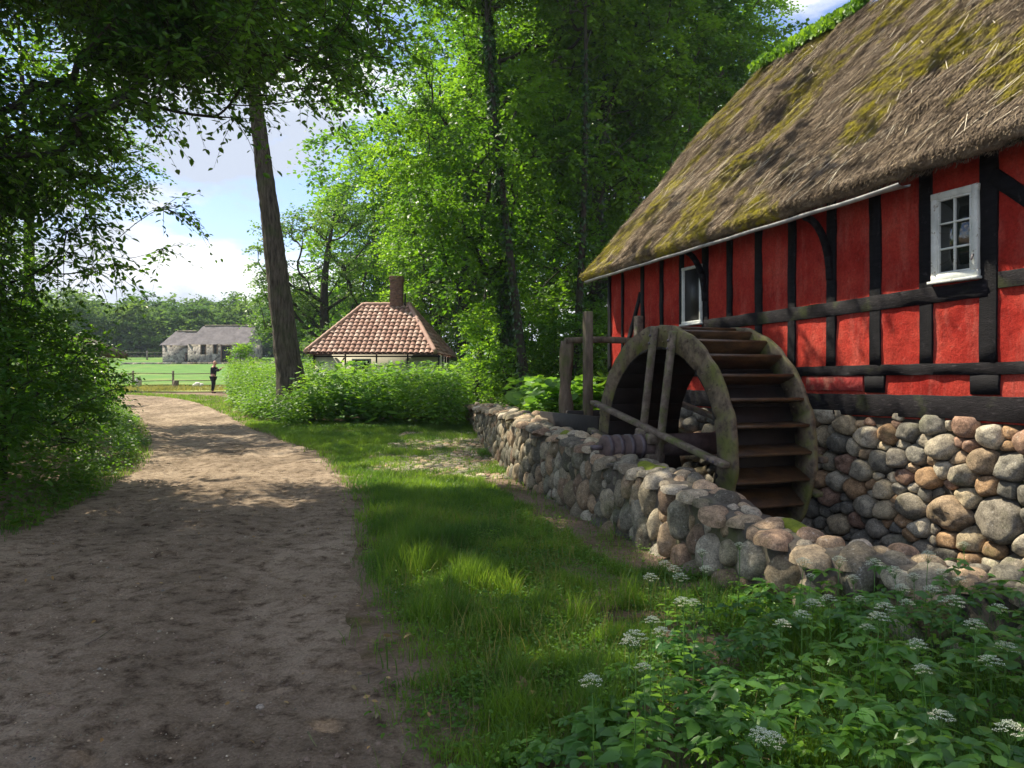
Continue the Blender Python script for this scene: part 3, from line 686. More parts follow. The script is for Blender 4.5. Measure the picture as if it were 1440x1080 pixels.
dn = (fbm(V[:, 0]*.9, V[:, 2]*.9, 4)-.5)*.16+(fbm(V[:, 0]*5, V[:, 2]*2.5+V[:, 1], 4)-.5)*.07
edge_ = (idx >= 2) & (idx <= 6)
dn = np.where(up, dn, 0); dn = np.where(edge_, (fbm(V[:, 0]*4, V[:, 2]*3, 4)-.5)*.09, dn)
V[:, 1] += dn*.7; V[:, 2] += dn*.7
Wd = HO+HD*V[:, :1]+HM*V[:, 1:2]+np.array([0, 0, 1])*V[:, 2:]
F = [[i*k+j, (i+1)*k+j, (i+1)*k+(j+1) % k, i*k+(j+1) % k] for i in range(len(tv)-1) for j in range(k)]
roof = mk('roof', Wd, [np.array(F), np.array([list(range(k)), list(range((len(tv)-1)*k, len(tv)*k))[::-1]])], M['thatch'], mill, smooth=True)
def roofpt(t_, s):
    e = ze(t_); h_ = .40+(RH-.40)*s; z_ = e+.15+(RZ-e-.15)*s+.06*np.sin(s*PI)
    d_ = (fbm(t_*.9, z_*.9, 4)-.5)*.16+(fbm(t_*5, z_*2.5+h_, 4)-.5)*.07
    return HO+HD*t_[:, None]+HM*(h_+d_*.7)[:, None]+np.array([0, 0, 1])*(z_+d_*.7)[:, None]
n = 120000
t_ = rs.uniform(-1.2, 8.1, n); s_ = rs.rand(n)
P = roofpt(t_, s_)
dn_ = nrm(HM*4.0-np.array([0, 0, 4.05])); nr_ = nrm(HM*4.05+np.array([0, 0, 4.0]))
ang = rs.normal(0, .22, n)+.35*(fbm(t_*.8, s_*6, 3)-.5)*2; L = rs.uniform(.10, .34, n)*np.where(rs.rand(n) < .02, 2.0, 1); wd = rs.uniform(.003, .0075, n)
dd = dn_*np.cos(ang)[:, None]+HD*np.sin(ang)[:, None]; sd2 = np.cross(nr_, dd)
lift = rs.uniform(.004, .04, n)
a0 = P+nr_*.006-dd*L[:, None]*.5; a1 = P+nr_*(.006+lift)[:, None]+dd*L[:, None]*.5
V = np.stack([a0-sd2*wd[:, None], a0+sd2*wd[:, None], a1+sd2*wd[:, None]*.6, a1-sd2*wd[:, None]*.6], 1).reshape(-1, 3)
straw = mk('loose_straw', V, np.arange(n*4).reshape(-1, 4), M['straw'], roof); straw['kind'] = 'stuff'
n = 550; t_ = rs.uniform(-1.2, 8.0, n); s_ = rs.rand(n); P = roofpt(t_, s_); ang = rs.normal(0, .35, n); L = rs.uniform(.2, .6, n); w3 = rs.uniform(.0025, .0045, n)[:, None]
dd = dn_*np.cos(ang)[:, None]+HD*np.sin(ang)[:, None]; sd2 = np.cross(nr_, dd); a0 = P+nr_*.03-dd*L[:, None]*.5; a1 = P+nr_*.06+dd*L[:, None]*.5
V = np.stack([a0-sd2*w3, a0+sd2*w3, a1+sd2*w3*.6, a1-sd2*w3*.6], 1).reshape(-1, 3); ps_ = mk('pale_straw', V, np.arange(n*4).reshape(-1, 4), M['palestraw'], roof); ps_['kind'] = 'stuff'
# eave fringe
n = 16000; t_ = rs.uniform(-1.2, 8.12, n); e = ze(t_)
q = rs.rand(n); h_ = .33+.12*np.minimum(1, q*1.6); z_ = e-.01+.16*q+rs.normal(0, .012, n)
P = HO+HD*t_[:, None]+HM*(h_+(rs.rand(n)-.5)*.03)[:, None]+np.array([0, 0, 1])*z_[:, None]
dd = nrm(HM*rs.uniform(.3, 1, (n, 1))-np.array([0, 0, 1.])*rs.uniform(.4, 1.2, (n, 1))+HD*rs.normal(0, .35, (n, 1))); sd2 = nrm(np.cross(dd, HM))
L = rs.uniform(.03, .08, n)[:, None]; w3 = rs.uniform(.002, .005, n)[:, None]
V = np.stack([P-sd2*w3, P+sd2*w3, P+dd*L+sd2*w3*.5, P+dd*L-sd2*w3*.5], 1).reshape(-1, 3)
fr = mk('eave_fringe', V, np.arange(n*4).reshape(-1, 4), M['straw'], roof); fr['kind'] = 'stuff'
# ridge turf
n = 7000; t_ = rs.uniform(5.25, 7.95, n); dens = fbm(t_*3, t_*0, 3); kp = dens > .33; t_ = t_[kp]; n = len(t_)
off = rs.normal(0, .13, n); P = HO+HD*t_[:, None]+HM*(RH+.10+off)[:, None]+np.array([0, 0, 1])*(RZ+.02-np.abs(off)*.8+rs.uniform(-.05, .12, n))[:, None]
d_ = rs.normal(0, .5, (n, 3))+[0, 0, .8]; V, F = leaves(P, d_, rs.normal(0, .6, (n, 3))+HM, rs.uniform(.05, .12, n), 'quad')
rt = mk('ridge_turf', V, F, M['sod'], roof); rt['label'] = 'bright green turf growing along the ridge'; rt['kind'] = 'stuff'
# foundation boulders
b = B()
big = []
for px, py, r_ in ((1340, 722, .215), (1412, 730, .26), (1288, 712, .17), (1360, 668, .135), (1428, 655, .16), (1330, 628, .16), (1398, 614, .135), (1283, 608, .12), (1250, 688, .135), (1270, 645, .13), (1308, 775, .14), (1242, 742, .12), (1375, 792, .13), (1435, 800, .12)):
    t_ = tp(px); big.append((t_+1.2, (1+EYE-(py-535)/1080*(6.9+HD[1]*t_))/.86, r_))
fnf = lambda u, v, h: HO+HD*(u-1.2)[:, None]+HM*(h+.02+(2.2-v)*.04)[:, None]+np.array([0, 0, 1])*(v-1.0)[:, None]
face_stones(b, fnf, 9.0, 2.24, .05, .15, .12, 'warm', 21, gap=.965, pw_=14., ex=3.4, asp=.86, big=big, tries=14000)
fnf2 = lambda u, v, h: HO+HD*(u-5)[:, None]+HM*(h+.02)[:, None]+np.array([0, 0, 1])*(v-1.0)[:, None]
face_stones(b, fnf2, 3.7, 2.17, .12, .25, .13, 'warm', 22, tries=2500)
fd = b.mesh('foundation', M['stone'], mill, smooth=True); fd['label'] = 'foundation of rounded fieldstones'
b = B(); b.box(H((T0+T1)/2, -.20, .1), HD, HM, (0, 0, 1), (T1-T0)/2, .205, 1.095); b.mesh('foundation_bedding', M['mortar'], mill)

# ================================================================== retaining wall of fieldstone
WP = smooth_poly(np.array([(5.6, 3.45)]+[(x, y) for x, y in zip(WX[2:], WY[2:])][:-1]), 500)
sl_ = np.concatenate([[0], np.cumsum(np.linalg.norm(np.diff(WP, axis=0), axis=1))]); WL = sl_[-1]
def wpos(u):
    x = np.interp(u, sl_, WP[:, 0]); y = np.interp(u, sl_, WP[:, 1]); e = .15
    dx = np.interp(u+e, sl_, WP[:, 0])-np.interp(u-e, sl_, WP[:, 0]); dy = np.interp(u+e, sl_, WP[:, 1])-np.interp(u-e, sl_, WP[:, 1])
    l = np.hypot(dx, dy)+1e-9
    return x, y, -dy/l, dx/l
def wtop(u): return np.interp(np.interp(u, sl_, WP[:, 1]), WY, WZ)+.035*np.sin(u*2.3)+.02*np.sin(u*7.1)
swall = thing('fieldstone_wall', (1.4, 7, 0), 'long curving low wall of rounded fieldstones beside the wheel pit', 'wall')
def fw(u, v, h):
    x, y, nx_, ny_ = wpos(u); tpz = wtop(u); vv = v
    z = -.10+vv*(tpz+.10)/1.0
    off = h-(vv)*.06
    return np.stack([x+nx_*off, y+ny_*off, z+base(y)*(1-vv)], 1)
b = B()
# work in metric by sections so that stones keep their proportions
edges = [0, 3.6, 6.6, 9.0, 12.0, 15.5, 20.0, WL]
for i in range(len(edges)-1):
    u0, u1 = edges[i], edges[i+1]; hm = float(np.mean(wtop(np.linspace(u0, u1, 10))))+.10
    f2 = lambda u, v, h, u0=u0, hm=hm: fw(u+u0, v/hm, h-.05*np.clip((v/hm-.8)/.2, 0, 1))
    face_stones(b, f2, u1-u0, hm-.05, .05, .15 if i < 3 else .125, .11 if i < 2 else .085, 'grey', 40+i, asp=1.25, gap=.93, tries=5000, ns=16, tint=(.84, .84, .80))
st = b.mesh('face_stones', M['stone'], swall, smooth=True)
b = B()
def fwt(u, w, h):
    x, y, nx_, ny_ = wpos(u); z = wtop(u)+h-.045+.035*np.sin(np.clip(w/.38, 0, 1)*PI)
    return np.stack([x-nx_*(w+.085), y-ny_*(w+.085), z], 1)
face_stones(b, fwt, WL, .37, .045, .125, .075, 'grey', 61, gap=.92, tries=16000, ns=14, nr=5, pw=2.2, tint=(1.1, 1.06, 1.0))
b.mesh('coping_stones', M['stone'], swall, smooth=True)
# core
uu = np.linspace(0, WL, 400); x, y, nx_, ny_ = wpos(uu); zt = wtop(uu)
rows = [(0.01, -.35, None), (-.01, .0, None), (-.045, None, -.01), (-.22, None, .0), (-.43, None, -.02), (-.46, -1.3, None)]
V = np.stack([np.stack([x+nx_*o_, y+ny_*o_, (zt+dz if dz is not None else np.full_like(x, z0)+base(y)*1.0)], 1) for o_, z0, dz in rows], 1)
V = V+(hsh(V[..., 0]*9, V[..., 1]*9)[..., None]-.5)*.015
mk('core', V.reshape(-1, 3), grid(400, len(rows))[:, ::-1], M['topmortar'], swall, smooth=True)
# moss cushions on top
b = B()
for u, w, r_ in ((6.9, .15, .20), (9.6, .12, .16), (12.2, .2, .14), (4.6, .2, .12), (15.5, .2, .2)):
    a = np.arange(16)*2*PI/16; rho = np.array([0, .4, .7, .9, 1]); U = u+np.outer(rho, r_*1.6*np.cos(a)*(1+.2*np.sin(a*3))); Wv = w+np.outer(rho, r_*.7*np.sin(a)*(1+.2*np.cos(a*2)))
    b.add(fwt(U.ravel(), Wv.ravel(), (.06*np.sqrt(1-rho**2)[:, None]*np.ones((1, 16))+.005).ravel()), [[i*16+j, i*16+(j+1) % 16, i*16+16+(j+1) % 16, i*16+16+j] for i in range(4) for j in range(16)])
b.mesh('moss_cushions', M['moss'], swall, smooth=True)

# ================================================================== water wheel
WC = np.array([1.69, 9.0, .84]); WE = np.array([-.38, .925, 0]); WE /= np.linalg.norm(WE); WA = np.array([WE[1], -WE[0], 0]); WR = 1.41; WW = 1.09
PHI = R(11.5); E1 = WE*math.cos(PHI)+np.array([0, 0, 1])*math.sin(PHI); E2 = -WE*math.sin(PHI)+np.array([0, 0, 1])*math.cos(PHI)
wheel = thing('water_wheel', WC, 'large mossy wooden mill wheel with step-like paddles in the stone pit', 'water wheel')
def rim(a0, th, r0, r1, nseg=180):
    b = B(); an = np.arange(nseg)*2*PI/nseg
    V = []
    for i_, a in enumerate(an):
        d_ = E1*math.cos(a)+E2*math.sin(a); sg_ = i_//15; gr = .016 if i_ % 15 == 0 else .006*((sg_*37) % 5-2)/2; j = .006*math.sin(a*17)+.004*math.sin(a*31+1)+.005*((sg_*53) % 7-3)/3
        for (aa, rr) in ((a0+gr, r0), (a0+gr, r1+j-.01), (a0+.012, r1+j), (a0+th-.012, r1+j), (a0+th, r1+j-.01), (a0+th, r0)): V.append(WC+WA*aa+d_*rr)
    F = [[i*6+j, i*6+(j+1) % 6, ((i+1) % nseg)*6+(j+1) % 6, ((i+1) % nseg)*6+j] for i in range(nseg) for j in range(6)]
    b.add(V, F)
    for k_ in range(36):
        a = (k_+.5)*2*PI/36; 
        for q_ in (.25, .75): P_ = WC+(E1*math.cos(a+.03*q_)+E2*math.sin(a+.03*q_))*(r0+(r1-r0)*q_); b.tube([P_+WA*(a0+.01), P_+WA*(a0-.012)], .011, 6)
    return b
rim(0, .065, WR-.265, WR).mesh('rim', M['rimwood'], wheel)
rim(WW-.065, .065, WR-.265, WR).mesh('rim', M['rimwood'], wheel)
# felloe joints as raised segment plates on the near rim
NP_ = 30
for i in range(NP_):
    a = i*2*PI/NP_; d_ = E1*math.cos(a)+E2*math.sin(a); tg = -E1*math.sin(a)+E2*math.cos(a)
    sl2 = nrm(d_*.96+tg*.28)
    b = B(); c = WC+WA*(WW/2)+d_*(WR-.145)-tg*.02
    b.box(c, WA, sl2, nrm(np.cross(WA, sl2)), WW/2-.066, .135, .016, .004, jit=.002); b.mesh('paddle', M['wetwood'], wheel)
b = B()
for i in range(NP_*1):
    a = (i+.5)*2*PI/NP_; d_ = E1*math.cos(a)+E2*math.sin(a); tg = -E1*math.sin(a)+E2*math.cos(a)
    b.box(WC+WA*(WW/2)+d_*(WR-.272), WA, tg, d_, WW/2-.004, (WR-.272)*PI/NP_*.985, .013, .003)
b.mesh('sole_boards', M['dark_wood'], wheel)
for off, arms in ((-.045, 1), (WW+.045, 1)):
    for s in (-1, 1):
        b = B(); b.beam(WC+WA*off+E1*(s*.19+.05)-E2*(WR-.02), WC+WA*off+E1*(s*.19+.05)+E2*(WR-.04), .06, .085, up=E1, bev=.01, jit=.002)
        b.mesh('arm', M['oldwood'], wheel)
        b = B(); b.beam(WC+WA*(off-.052 if off < 0 else off+.052)+E2*(s*.19)-E1*(WR-.01), WC+WA*(off-.052 if off < 0 else off+.052)+E2*(s*.19)+E1*(WR+.02), .06, .105, up=E2, bev=.01, jit=.002)
        b.mesh('arm', M['oldwood'], wheel)
for s in (-1, 1):
    for q in (-1, 1):
        for pa, pb, oo in ((E2, E1, -.085), (E1, E2, -.14)):
            for dd_ in (0, .09):
                b = B(); P0 = WC+pa*(q*(WR-.15-dd_))+pb*(s*.19)+(E1*.05 if pb is E1 else 0)+WA*oo; b.tube([P0, P0-WA*.02], .016, 8); b.mesh('bolt', M['iron'], wheel)
b = B(); b.tube([WC-WA*.72, WC-WA*.70, WC+WA*(WW+1.0)], [.09, .135, .135], 14, rough=.03); shf = b.mesh('shaft', M['shaftwood'], wheel)
b = B(); b.tube([WC-WA*.86, WC-WA*.70], [.03, .03], 10); b.mesh('gudgeon', M['iron'], shf)
for q in (-.66, -.52, -.38, -.24):
    b = B(); b.tube([WC+WA*(q-.025), WC+WA*(q+.025)], .142, 20); b.mesh('iron_hoop', M['iron'], shf)
# wedges at the hub
for s in (-1, 1):
    for q in (-1, 1): b = B(); b.box(WC-WA*.09+E1*(s*.115)+E2*(q*.115), WA, E1, E2, .12, .055, .055, .01, jit=.004); b.mesh('hub_block', M['oldwood'], wheel)

# ================================================================== sluice frame
P1, P2, P3 = np.array([.89, 12.5, 0]), np.array([1.20, 12.15, 0]), np.array([2.10, 12.75, 0])
sg = thing('sluice_gate', (1.3, 12.4, .5), 'weathered timber sluice frame with log rail behind the mill wheel', 'sluice')
b = B(); zs = np.linspace(.2, 2.24, 14); b.tube(np.stack([P1[0]+.02*np.sin(zs*3), P1[1]+0*zs, zs], 1), .105+.012*np.sin(zs*7), 12, rough=.25); o = b.mesh('post', M['postwood'], sg); o['label'] = 'thick rough bark post'
b = B(); b.box((P2[0], P2[1], 1.55), nrm(np.array([.93, .36, 0])), nrm(np.array([-.36, .93, 0])), (0, 0, 1), .065, .06, 1.14, .008); b.mesh('post', M['postwood'], sg)
b = B(); b.box((P3[0], P3[1], 1.55), nrm(np.array([.93, .36, 0])), nrm(np.array([-.36, .93, 0])), (0, 0, 1), .06, .06, 1.12, .008); b.mesh('post', M['oldwood'], sg)
b = B(); q = np.linspace(0, 1, 10)[:, None]; b.tube(np.array([.86, 12.42, 2.24])*(1-q)+np.array([2.7, 12.95, 2.28])*q+np.sin(q*6)*[0, 0, .015], .055, 10, rough=.15); b.mesh('rail', M['postwood'], sg)
b = B()
for i in range(5): b.box((1.65, 12.38, .05+i*.24), nrm(np.array([.93, .36, 0])), nrm(np.array([-.36, .93, 0])), (0, 0, 1), .85, .03, .117, .006)
b.mesh('gate_board', M['dark_wood'], sg)
b = B(); A_ = WE*1.0
for s, zz_ in ((-1, 1.0), (1, 1.0)): b.box(WC+WA*(WW/2+s*.45)+WE*2.5+np.array([0, 0, .05]), WE, WA, (0, 0, 1), .95, .025, .22, .006)
b.box(WC+WA*(WW/2)+WE*2.5-np.array([0, 0, .15]), WE, WA, (0, 0, 1), .95, .42, .02, .006); b.mesh('flume', M['dark_wood'], sg)
b = B(); b.beam((1.05, 12.1, .50), (2.6, 10.9, .75), .10, .1); b.mesh('cross_beam', M['dark_wood'], sg)
# water in the pit
X, Y = np.meshgrid(np.linspace(-.5, 6, 30), np.linspace(3.2, 12.6, 40), indexing='ij')
m, t, p, _ = newmat('dark_water'); M['water'] = m; p.inputs['Base Color'].default_value = (.008, .008, .005, 1); p.inputs['Roughness'].default_value = .08
n = noise(t, 6, 3); bump(t, p, n.outputs['Fac'], .15, .02)
msk = (X > wallx(Y)+.4)
q_ = grid(30, 40); mm = msk.ravel(); q_ = q_[mm[q_].all(1)]
tag(mk('water', np.stack([X, Y, 0*X-.86], -1).reshape(-1, 3), q_, M['water']), kind='structure')

# ================================================================== tiled cottage
def Z(v): return np.array([v[0], v[1], float(base(v[1]))])
cot = thing('cottage', (-6.4, 38, base(38)), 'small cream half timbered cottage under a red clay tile hipped roof', 'cottage')
fl, frr, bl, brr = np.array([-9.55, 35.4, 2.86]), np.array([-3.47, 34.9, 2.80]), np.array([-9.3, 41.2, 2.86]), np.array([-3.02, 41, 2.80])
rl, rr_ = np.array([-7.4, 38.2, 5.30]), np.array([-5.1, 38.1, 5.30])
def tiled(b, A, Bp, C, D, nc, nr_):
    """tile a quad slope: eave A->B, ridge D->C"""
    up_ = nrm(np.cross(Bp-A, D-A)); 
    if up_[2] < 0: up_ = -up_
    Wt = np.linalg.norm(Bp-A); ex = (Bp-A)/Wt
    ey = nrm((D-A)-ex*np.dot(D-A, ex)); Ht = np.dot(D-A, ey)
    xd, xc = np.dot(D-A, ex), np.dot(C-A, ex)
    tw_, th_ = Wt/nc, Ht/nr_
    for r in range(nr_):
        y0, y1 = r*th_, (r+1)*th_*1.0+.03
        for c in range(-1, nc+1):
            x0 = c*tw_; xm = x0+tw_/2; l = xd*(r+.5)/nr_; rgt = Wt+(xc-Wt)*(r+.5)/nr_
            if xm < l or xm > rgt: continue
            v = []
            jj = rs.normal(0, .006)
            for k in range(6):
                f = k/5; wv_ = .055*math.sin(f*PI*1.15)-.025*(f > .85)
                v.append(A+ex*(x0+f*tw_*1.05)+ey*y0+up_*(.075+wv_+jj)); v.append(A+ex*(x0+f*tw_*1.05)+ey*y1+up_*(.02+wv_+jj))
            v.append(v[0]-up_*.045); v.append(v[10]-up_*.045)
            b.add(v, [[2*k, 2*k+2, 2*k+3, 2*k+1] for k in range(5)])
b = B(); tiled(b, fl, frr, rr_, rl, 24, 13); tiled(b, frr, brr, rr_, rr_, 24, 13); tiled(b, brr, bl, rl, rr_, 24, 13); tiled(b, bl, fl, rl, rl, 22, 13)
tiles = b.mesh('roof', M['tile'], cot)
b = B(); c_ = [fl, frr, brr, bl]; v = c_+[rl, rr_]; v = [q-np.array([0, 0, .03]) for q in v]
b.add(v, [[0, 1, 5, 4], [2, 3, 4, 5]], [[1, 2, 5], [3, 0, 4]]); b.add([q-np.array([0, 0, .12]) for q in c_], [[3, 2, 1, 0]]); b.mesh('roof_underlay', M['chimney'], tiles)
for a_, c2 in ((fl, rl), (frr, rr_), (brr, rr_), (bl, rl), (rl, rr_)):
    b = B(); nn_ = max(4, int(np.linalg.norm(c2-a_)/.35)); q = np.linspace(0, 1, nn_*2)[:, None]
    b.tube(a_*(1-q)+c2*q+[0, 0, .07], .105+.02*(np.arange(nn_*2) % 2), 8); b.mesh('ridge_tiles', M['tile'], tiles)
b = B(); x0, x1, y0, y1, zt = -9.25, -3.35, 35.75, 40.7, 2.8; zb = .4
b.box(((x0+x1)/2, (y0+y1)/2, (zb+zt)/2), (1, 0, 0), (0, 1, 0), (0, 0, 1), (x1-x0)/2, (y1-y0)/2, (zt-zb)/2); b.mesh('wall', M['cream'], cot)
def cb(p, q, w, d=.06, name='timber'):
    b = B(); b.beam(p, q, w, d, up=(0, 1, 0) if abs(p[1]-q[1]) < .1 else (1, 0, 0)); b.mesh(name, M['black_timber'], cot)
for x_ in (-9.2, -7.75, -6.3, -4.85, -3.4): cb((x_, 35.73, zb), (x_, 35.73, zt), .15)
cb((x0, 35.72, 2.72), (x1, 35.72, 2.72), .14, .07); cb((x0, 35.72, 1.7), (x1, 35.72, 1.7), .13, .065)
cb((-8.35, 35.74, 1.76), (-7.8, 35.74, 2.66), .11, .055)
for y_ in (36.9, 38.3, 39.6): cb((-3.33, y_, zb), (-3.33, y_, zt), .15)
b = B(); b.box((-7.0, 35.72, 2.25), (1, 0, 0), (0, 1, 0), (0, 0, 1), .45, .05, .36, .01); w_ = b.mesh('window', M['white'], cot)
b = B(); b.box((-7.0, 35.69, 2.25), (1, 0, 0), (0, 1, 0), (0, 0, 1), .38, .03, .29); b.mesh('pane', M['glass'], w_)
b = B(); cx, cy = -5.72, 38.15
for i in range(17): b.box((cx, cy, 4.7+i*.125), (1, 0, 0), (0, 1, 0), (0, 0, 1), .30+rs.uniform(-.008, .008)+(.035 if i > 14 else 0), .30, .06, .006)
b.mesh('chimney', M['chimney'], cot)
b = B(); b.tube([(-5.3, 38, 5.2), (-5.28, 38, 5.9)], .05, 8); b.mesh('vent_pipe', M['dark_wood'], cot)

# ================================================================== stone barn far off
bz = 3.55
barn = thing('stone_barn', (-40, 104, bz), 'long grey rubble stone barn with dark slate roof beyond the meadow', 'barn')
def gabled(x0, x1, y0, y1, ze_, zr, nm, hip=1.0):
    b = B(); b.box(((x0+x1)/2, (y0+y1)/2, (bz-1+ze_)/2), (1, 0, 0), (0, 1, 0), (0, 0, 1), (x1-x0)/2, (y1-y0)/2, (ze_-bz+1)/2)
    ym = (y0+y1)/2; b.add([(x0, y0, ze_), (x0, y1, ze_), (x0+hip, ym, zr), (x1, y0, ze_), (x1, y1, ze_), (x1-.02, ym, zr)], [[1, 0, 2], [3, 4, 5]])
    b.mesh('wall', M['rubble'], barn)
    b = B(); n1, n2 = 30, 12
    for (ya, yb) in ((y0-.35, ym), (y1+.35, ym)):
        U, V_ = np.meshgrid(np.linspace(0, 1, n1), np.linspace(0, 1, n2), indexing='ij')
        X_ = (x0-.25)*(1-U)+(x1+.15)*U; X_ = X_+hip*V_*(1-U)
        b.add(np.stack([X_, ya+(yb-ya)*V_, ze_-.15+(zr-ze_+.25)*V_+(fbm(X_*1.5, V_*4, 3)-.5)*.16], -1).reshape(-1, 3), grid(n1, n2))
    r_ = b.mesh('roof', M['slate'], barn)
    b = B(); q = np.linspace(0, 1, 20)[:, None]; b.tube(np.array([x0+hip, ym, zr+.1])*(1-q)+np.array([x1, ym, zr+.1])*q, .16, 7, rough=.3); b.mesh('ridge', M['oldwood'], r_)
X_ = lambda px: (px-720)/1080*104
gabled(X_(275), X_(357), 101.5, 107.5, 1.6+(535-483)/1080*102, 1.6+(535-459)/1080*104, 'main', 1.1)
gabled(X_(237), X_(275), 102.2, 106.8, 1.6+(535-484)/1080*102, 1.6+(535-467)/1080*104, 'low', 1.0)
for px, py, w_, h_ in ((286, 492, .3, .6), (303, 491, .25, .6), (265, 503, .35, .4), (318, 503, .62, 1.55), (345, 492, .25, .5)):
    D_ = 101.5 if px > 275 else 102.2; c_ = at(px, py, D_); b = B()
    for dx in (-w_, w_): b.box((c_[0]+dx, D_-.02, c_[2]), (1, 0, 0), (0, 1, 0), (0, 0, 1), .07, .05, h_)
    b.box((c_[0], D_-.02, c_[2]+h_+.05), (1, 0, 0), (0, 1, 0), (0, 0, 1), w_+.07, .06, .06)
    f_ = b.mesh('door_frame' if h_ > 1 else 'window_frame', M['chimney'], barn)
    b = B(); b.box((c_[0], D_-.01, c_[2]), (1, 0, 0), (0, 1, 0), (0, 0, 1), w_-.02, .02, h_); b.mesh('door' if h_ > 1 else 'opening', M['dark_wood'], f_)  # openings are flat near-black panels set on the wall
# low dry stone wall in front of barn
lw = B()
fnl = lambda u, v, h: np.stack([X_(200)+u, 99+.04*u-h, 3.1+.01*u+v], 1)
face_stones(lw, fnl, 24, .75, .16, .35, .15, 'grey', 77, tries=2500, ns=8, tint=(1.3, 1.3, 1.3))
lw.box((X_(200)+12, 99.75, 3.5), (1, .04, 0), (-.04, 1, 0), (0, 0, 1), 12, .22, .42, .03, col=(.25, .22, .19))
tag(lw.mesh('dry_stone_wall', M['stone'], smooth=False, origin=(X_(200)+12, 99.7, 3.1)), 'low dry stone wall along the foot of the far stone barn', 'wall')

# ================================================================== shed at left edge of the meadow
sh = at(103, 515, 30); shed = thing('wooden_shed', (sh[0], 30, base(30)), 'small brown wooden shed with overhanging boarded roof behind the left bushes', 'shed')
b = B(); b.box((sh[0]-.9, 31.2, 1.5), (1, 0, 0), (0, 1, 0), (0, 0, 1), 1.1, 1.1, 1.25, .01); b.mesh('wall', M['wetwood'], shed)
b = B(); A_ = np.array([sh[0]-2.6, 29.5, 2.6]); 
for s in (-1, 1):
    for i in range(14):
        y_ = 29.7+i*.24
        b.beam((sh[0]-.95, y_, 3.35), (sh[0]-.95+s*1.65, y_, 2.62), .235, .04, up=(0, 0, 1))
o = b.mesh('roof', M['oldwood'], shed)
for x_ in (sh[0]-2.0, sh[0]+.22):
    b = B(); b.box((x_, 29.95, 1.5), (1, 0, 0), (0, 1, 0), (0, 0, 1), .07, .07, 1.15, .01); b.mesh('post', M['wetwood'], shed)

# ================================================================== fences
def fence(label, P, post_sp, hgt, rails, r=.05):
    P = np.array(P, float); f = thing('wooden_fence', (P[0][0], P[0][1], base(P[0][1])), label, 'fence')
    L = np.linalg.norm(P[-1]-P[0]); n = max(2, int(L/post_sp)+1); pts = []
    for i in range(n):
        q = P[0]+(P[-1]-P[0])*i/(n-1); g = float(base(q[1]))+.12; pts.append(np.array([q[0], q[1], g]))
        b = B(); b.box((q[0]+rs.normal(0, .05), q[1], g+hgt/2-.1), nrm(np.array([1, .1*rs.normal(), .04*rs.normal()])), (0, 1, 0), nrm(np.array([rs.normal(0, .03), 0, 1])), r, r, hgt/2+.1+rs.uniform(0, .06), .015); b.mesh('post', M['fence'], f)
    for z in rails:
        for i in range(n-1):
            b = B(); b.beam(pts[i]+[0, -.06, z+rs.normal(0, .02)], pts[i+1]+[0, -.06, z+rs.normal(0, .02)], .05, .10, bev=.01, jit=.004); b.mesh('rail', M['fence'], f)
fence('near wooden fence of two rails between the road bend and the green meadow', [((130-720)/1080*50, 50), ((300-720)/1080*50, 50.3)], 2.1, 1.0, (.85, .38), .055)
fence('far wooden fence along the wood edge left of the stone barn', [((60-720)/1080*108, 108), ((236-720)/1080*106, 106)], 2.9, 1.25, (1.05, .55), .09)
# small things by the near fence
q = at(194.6, 545, 48); b = B(); b.box((q[0], 48, base(48)+.38), (1, 0, 0), (0, 1, 0), (0, 0, 1), .16, .13, .30, .04, col=(.36, .35, .32), jit=.015)
b.box((q[0], 48, base(48)+.70), (1, 0, 0), (0, 1, 0), (0, 0, 1), .12, .09, .035, .02, col=(.34, .33, .30), jit=.01)
tag(b.mesh('stone_marker', M['stone'], origin=(q[0], 48, base(48))), 'squat grey stone marker beside the near fence', 'marker')
q = at(247, 545, 48.5); st_ = thing('tree_stump', (q[0], 48.5, base(48.5)), 'short brown tree stump in front of the near fence rails', 'stump')
b = B(); b.tube([(q[0], 48.5, base(48.5)+.0), (q[0], 48.5, base(48.5)+.2), (q[0]+.02, 48.5, base(48.5)+.55)], [.24, .19, .17], 14, rough=.12); b.mesh('trunk', M['postwood'], st_)
b = B(); b.tube([(q[0]+.02, 48.5, base(48.5)+.545), (q[0]+.02, 48.5, base(48.5)+.565)], [.165, .15], 14); b.mesh('cut_face', M['fence'], st_)
q = at(278, 543, 48.7); b = B()
for i, (dx, dz, r_) in enumerate(((0, .18, .2), (.24, .14, .15), (-.2, .12, .13))):
    a = np.arange(10)*2*PI/10; ph = np.linspace(0, PI, 7); V = np.stack([np.outer(np.sin(ph), np.cos(a)), np.outer(np.sin(ph), np.sin(a)), np.outer(np.cos(ph), np.ones(10))*.7], -1)*r_*(1+.15*rs.rand(7, 10, 1))
    b.add(V.reshape(-1, 3)+[q[0]+dx, 48.7, base(48.7)+.12+dz], [[r*10+j, (r+1)*10+j, (r+1)*10+(j+1) % 10, r*10+(j+1) % 10] for r in range(6) for j in range(10)], col=(.62, .6, .55))
tag(b.mesh('pale_rock', M['stone'], smooth=True, origin=(q[0], 48.7, base(48.7))), 'cluster of pale rocks lying under the near fence left of the standing person', 'rock')

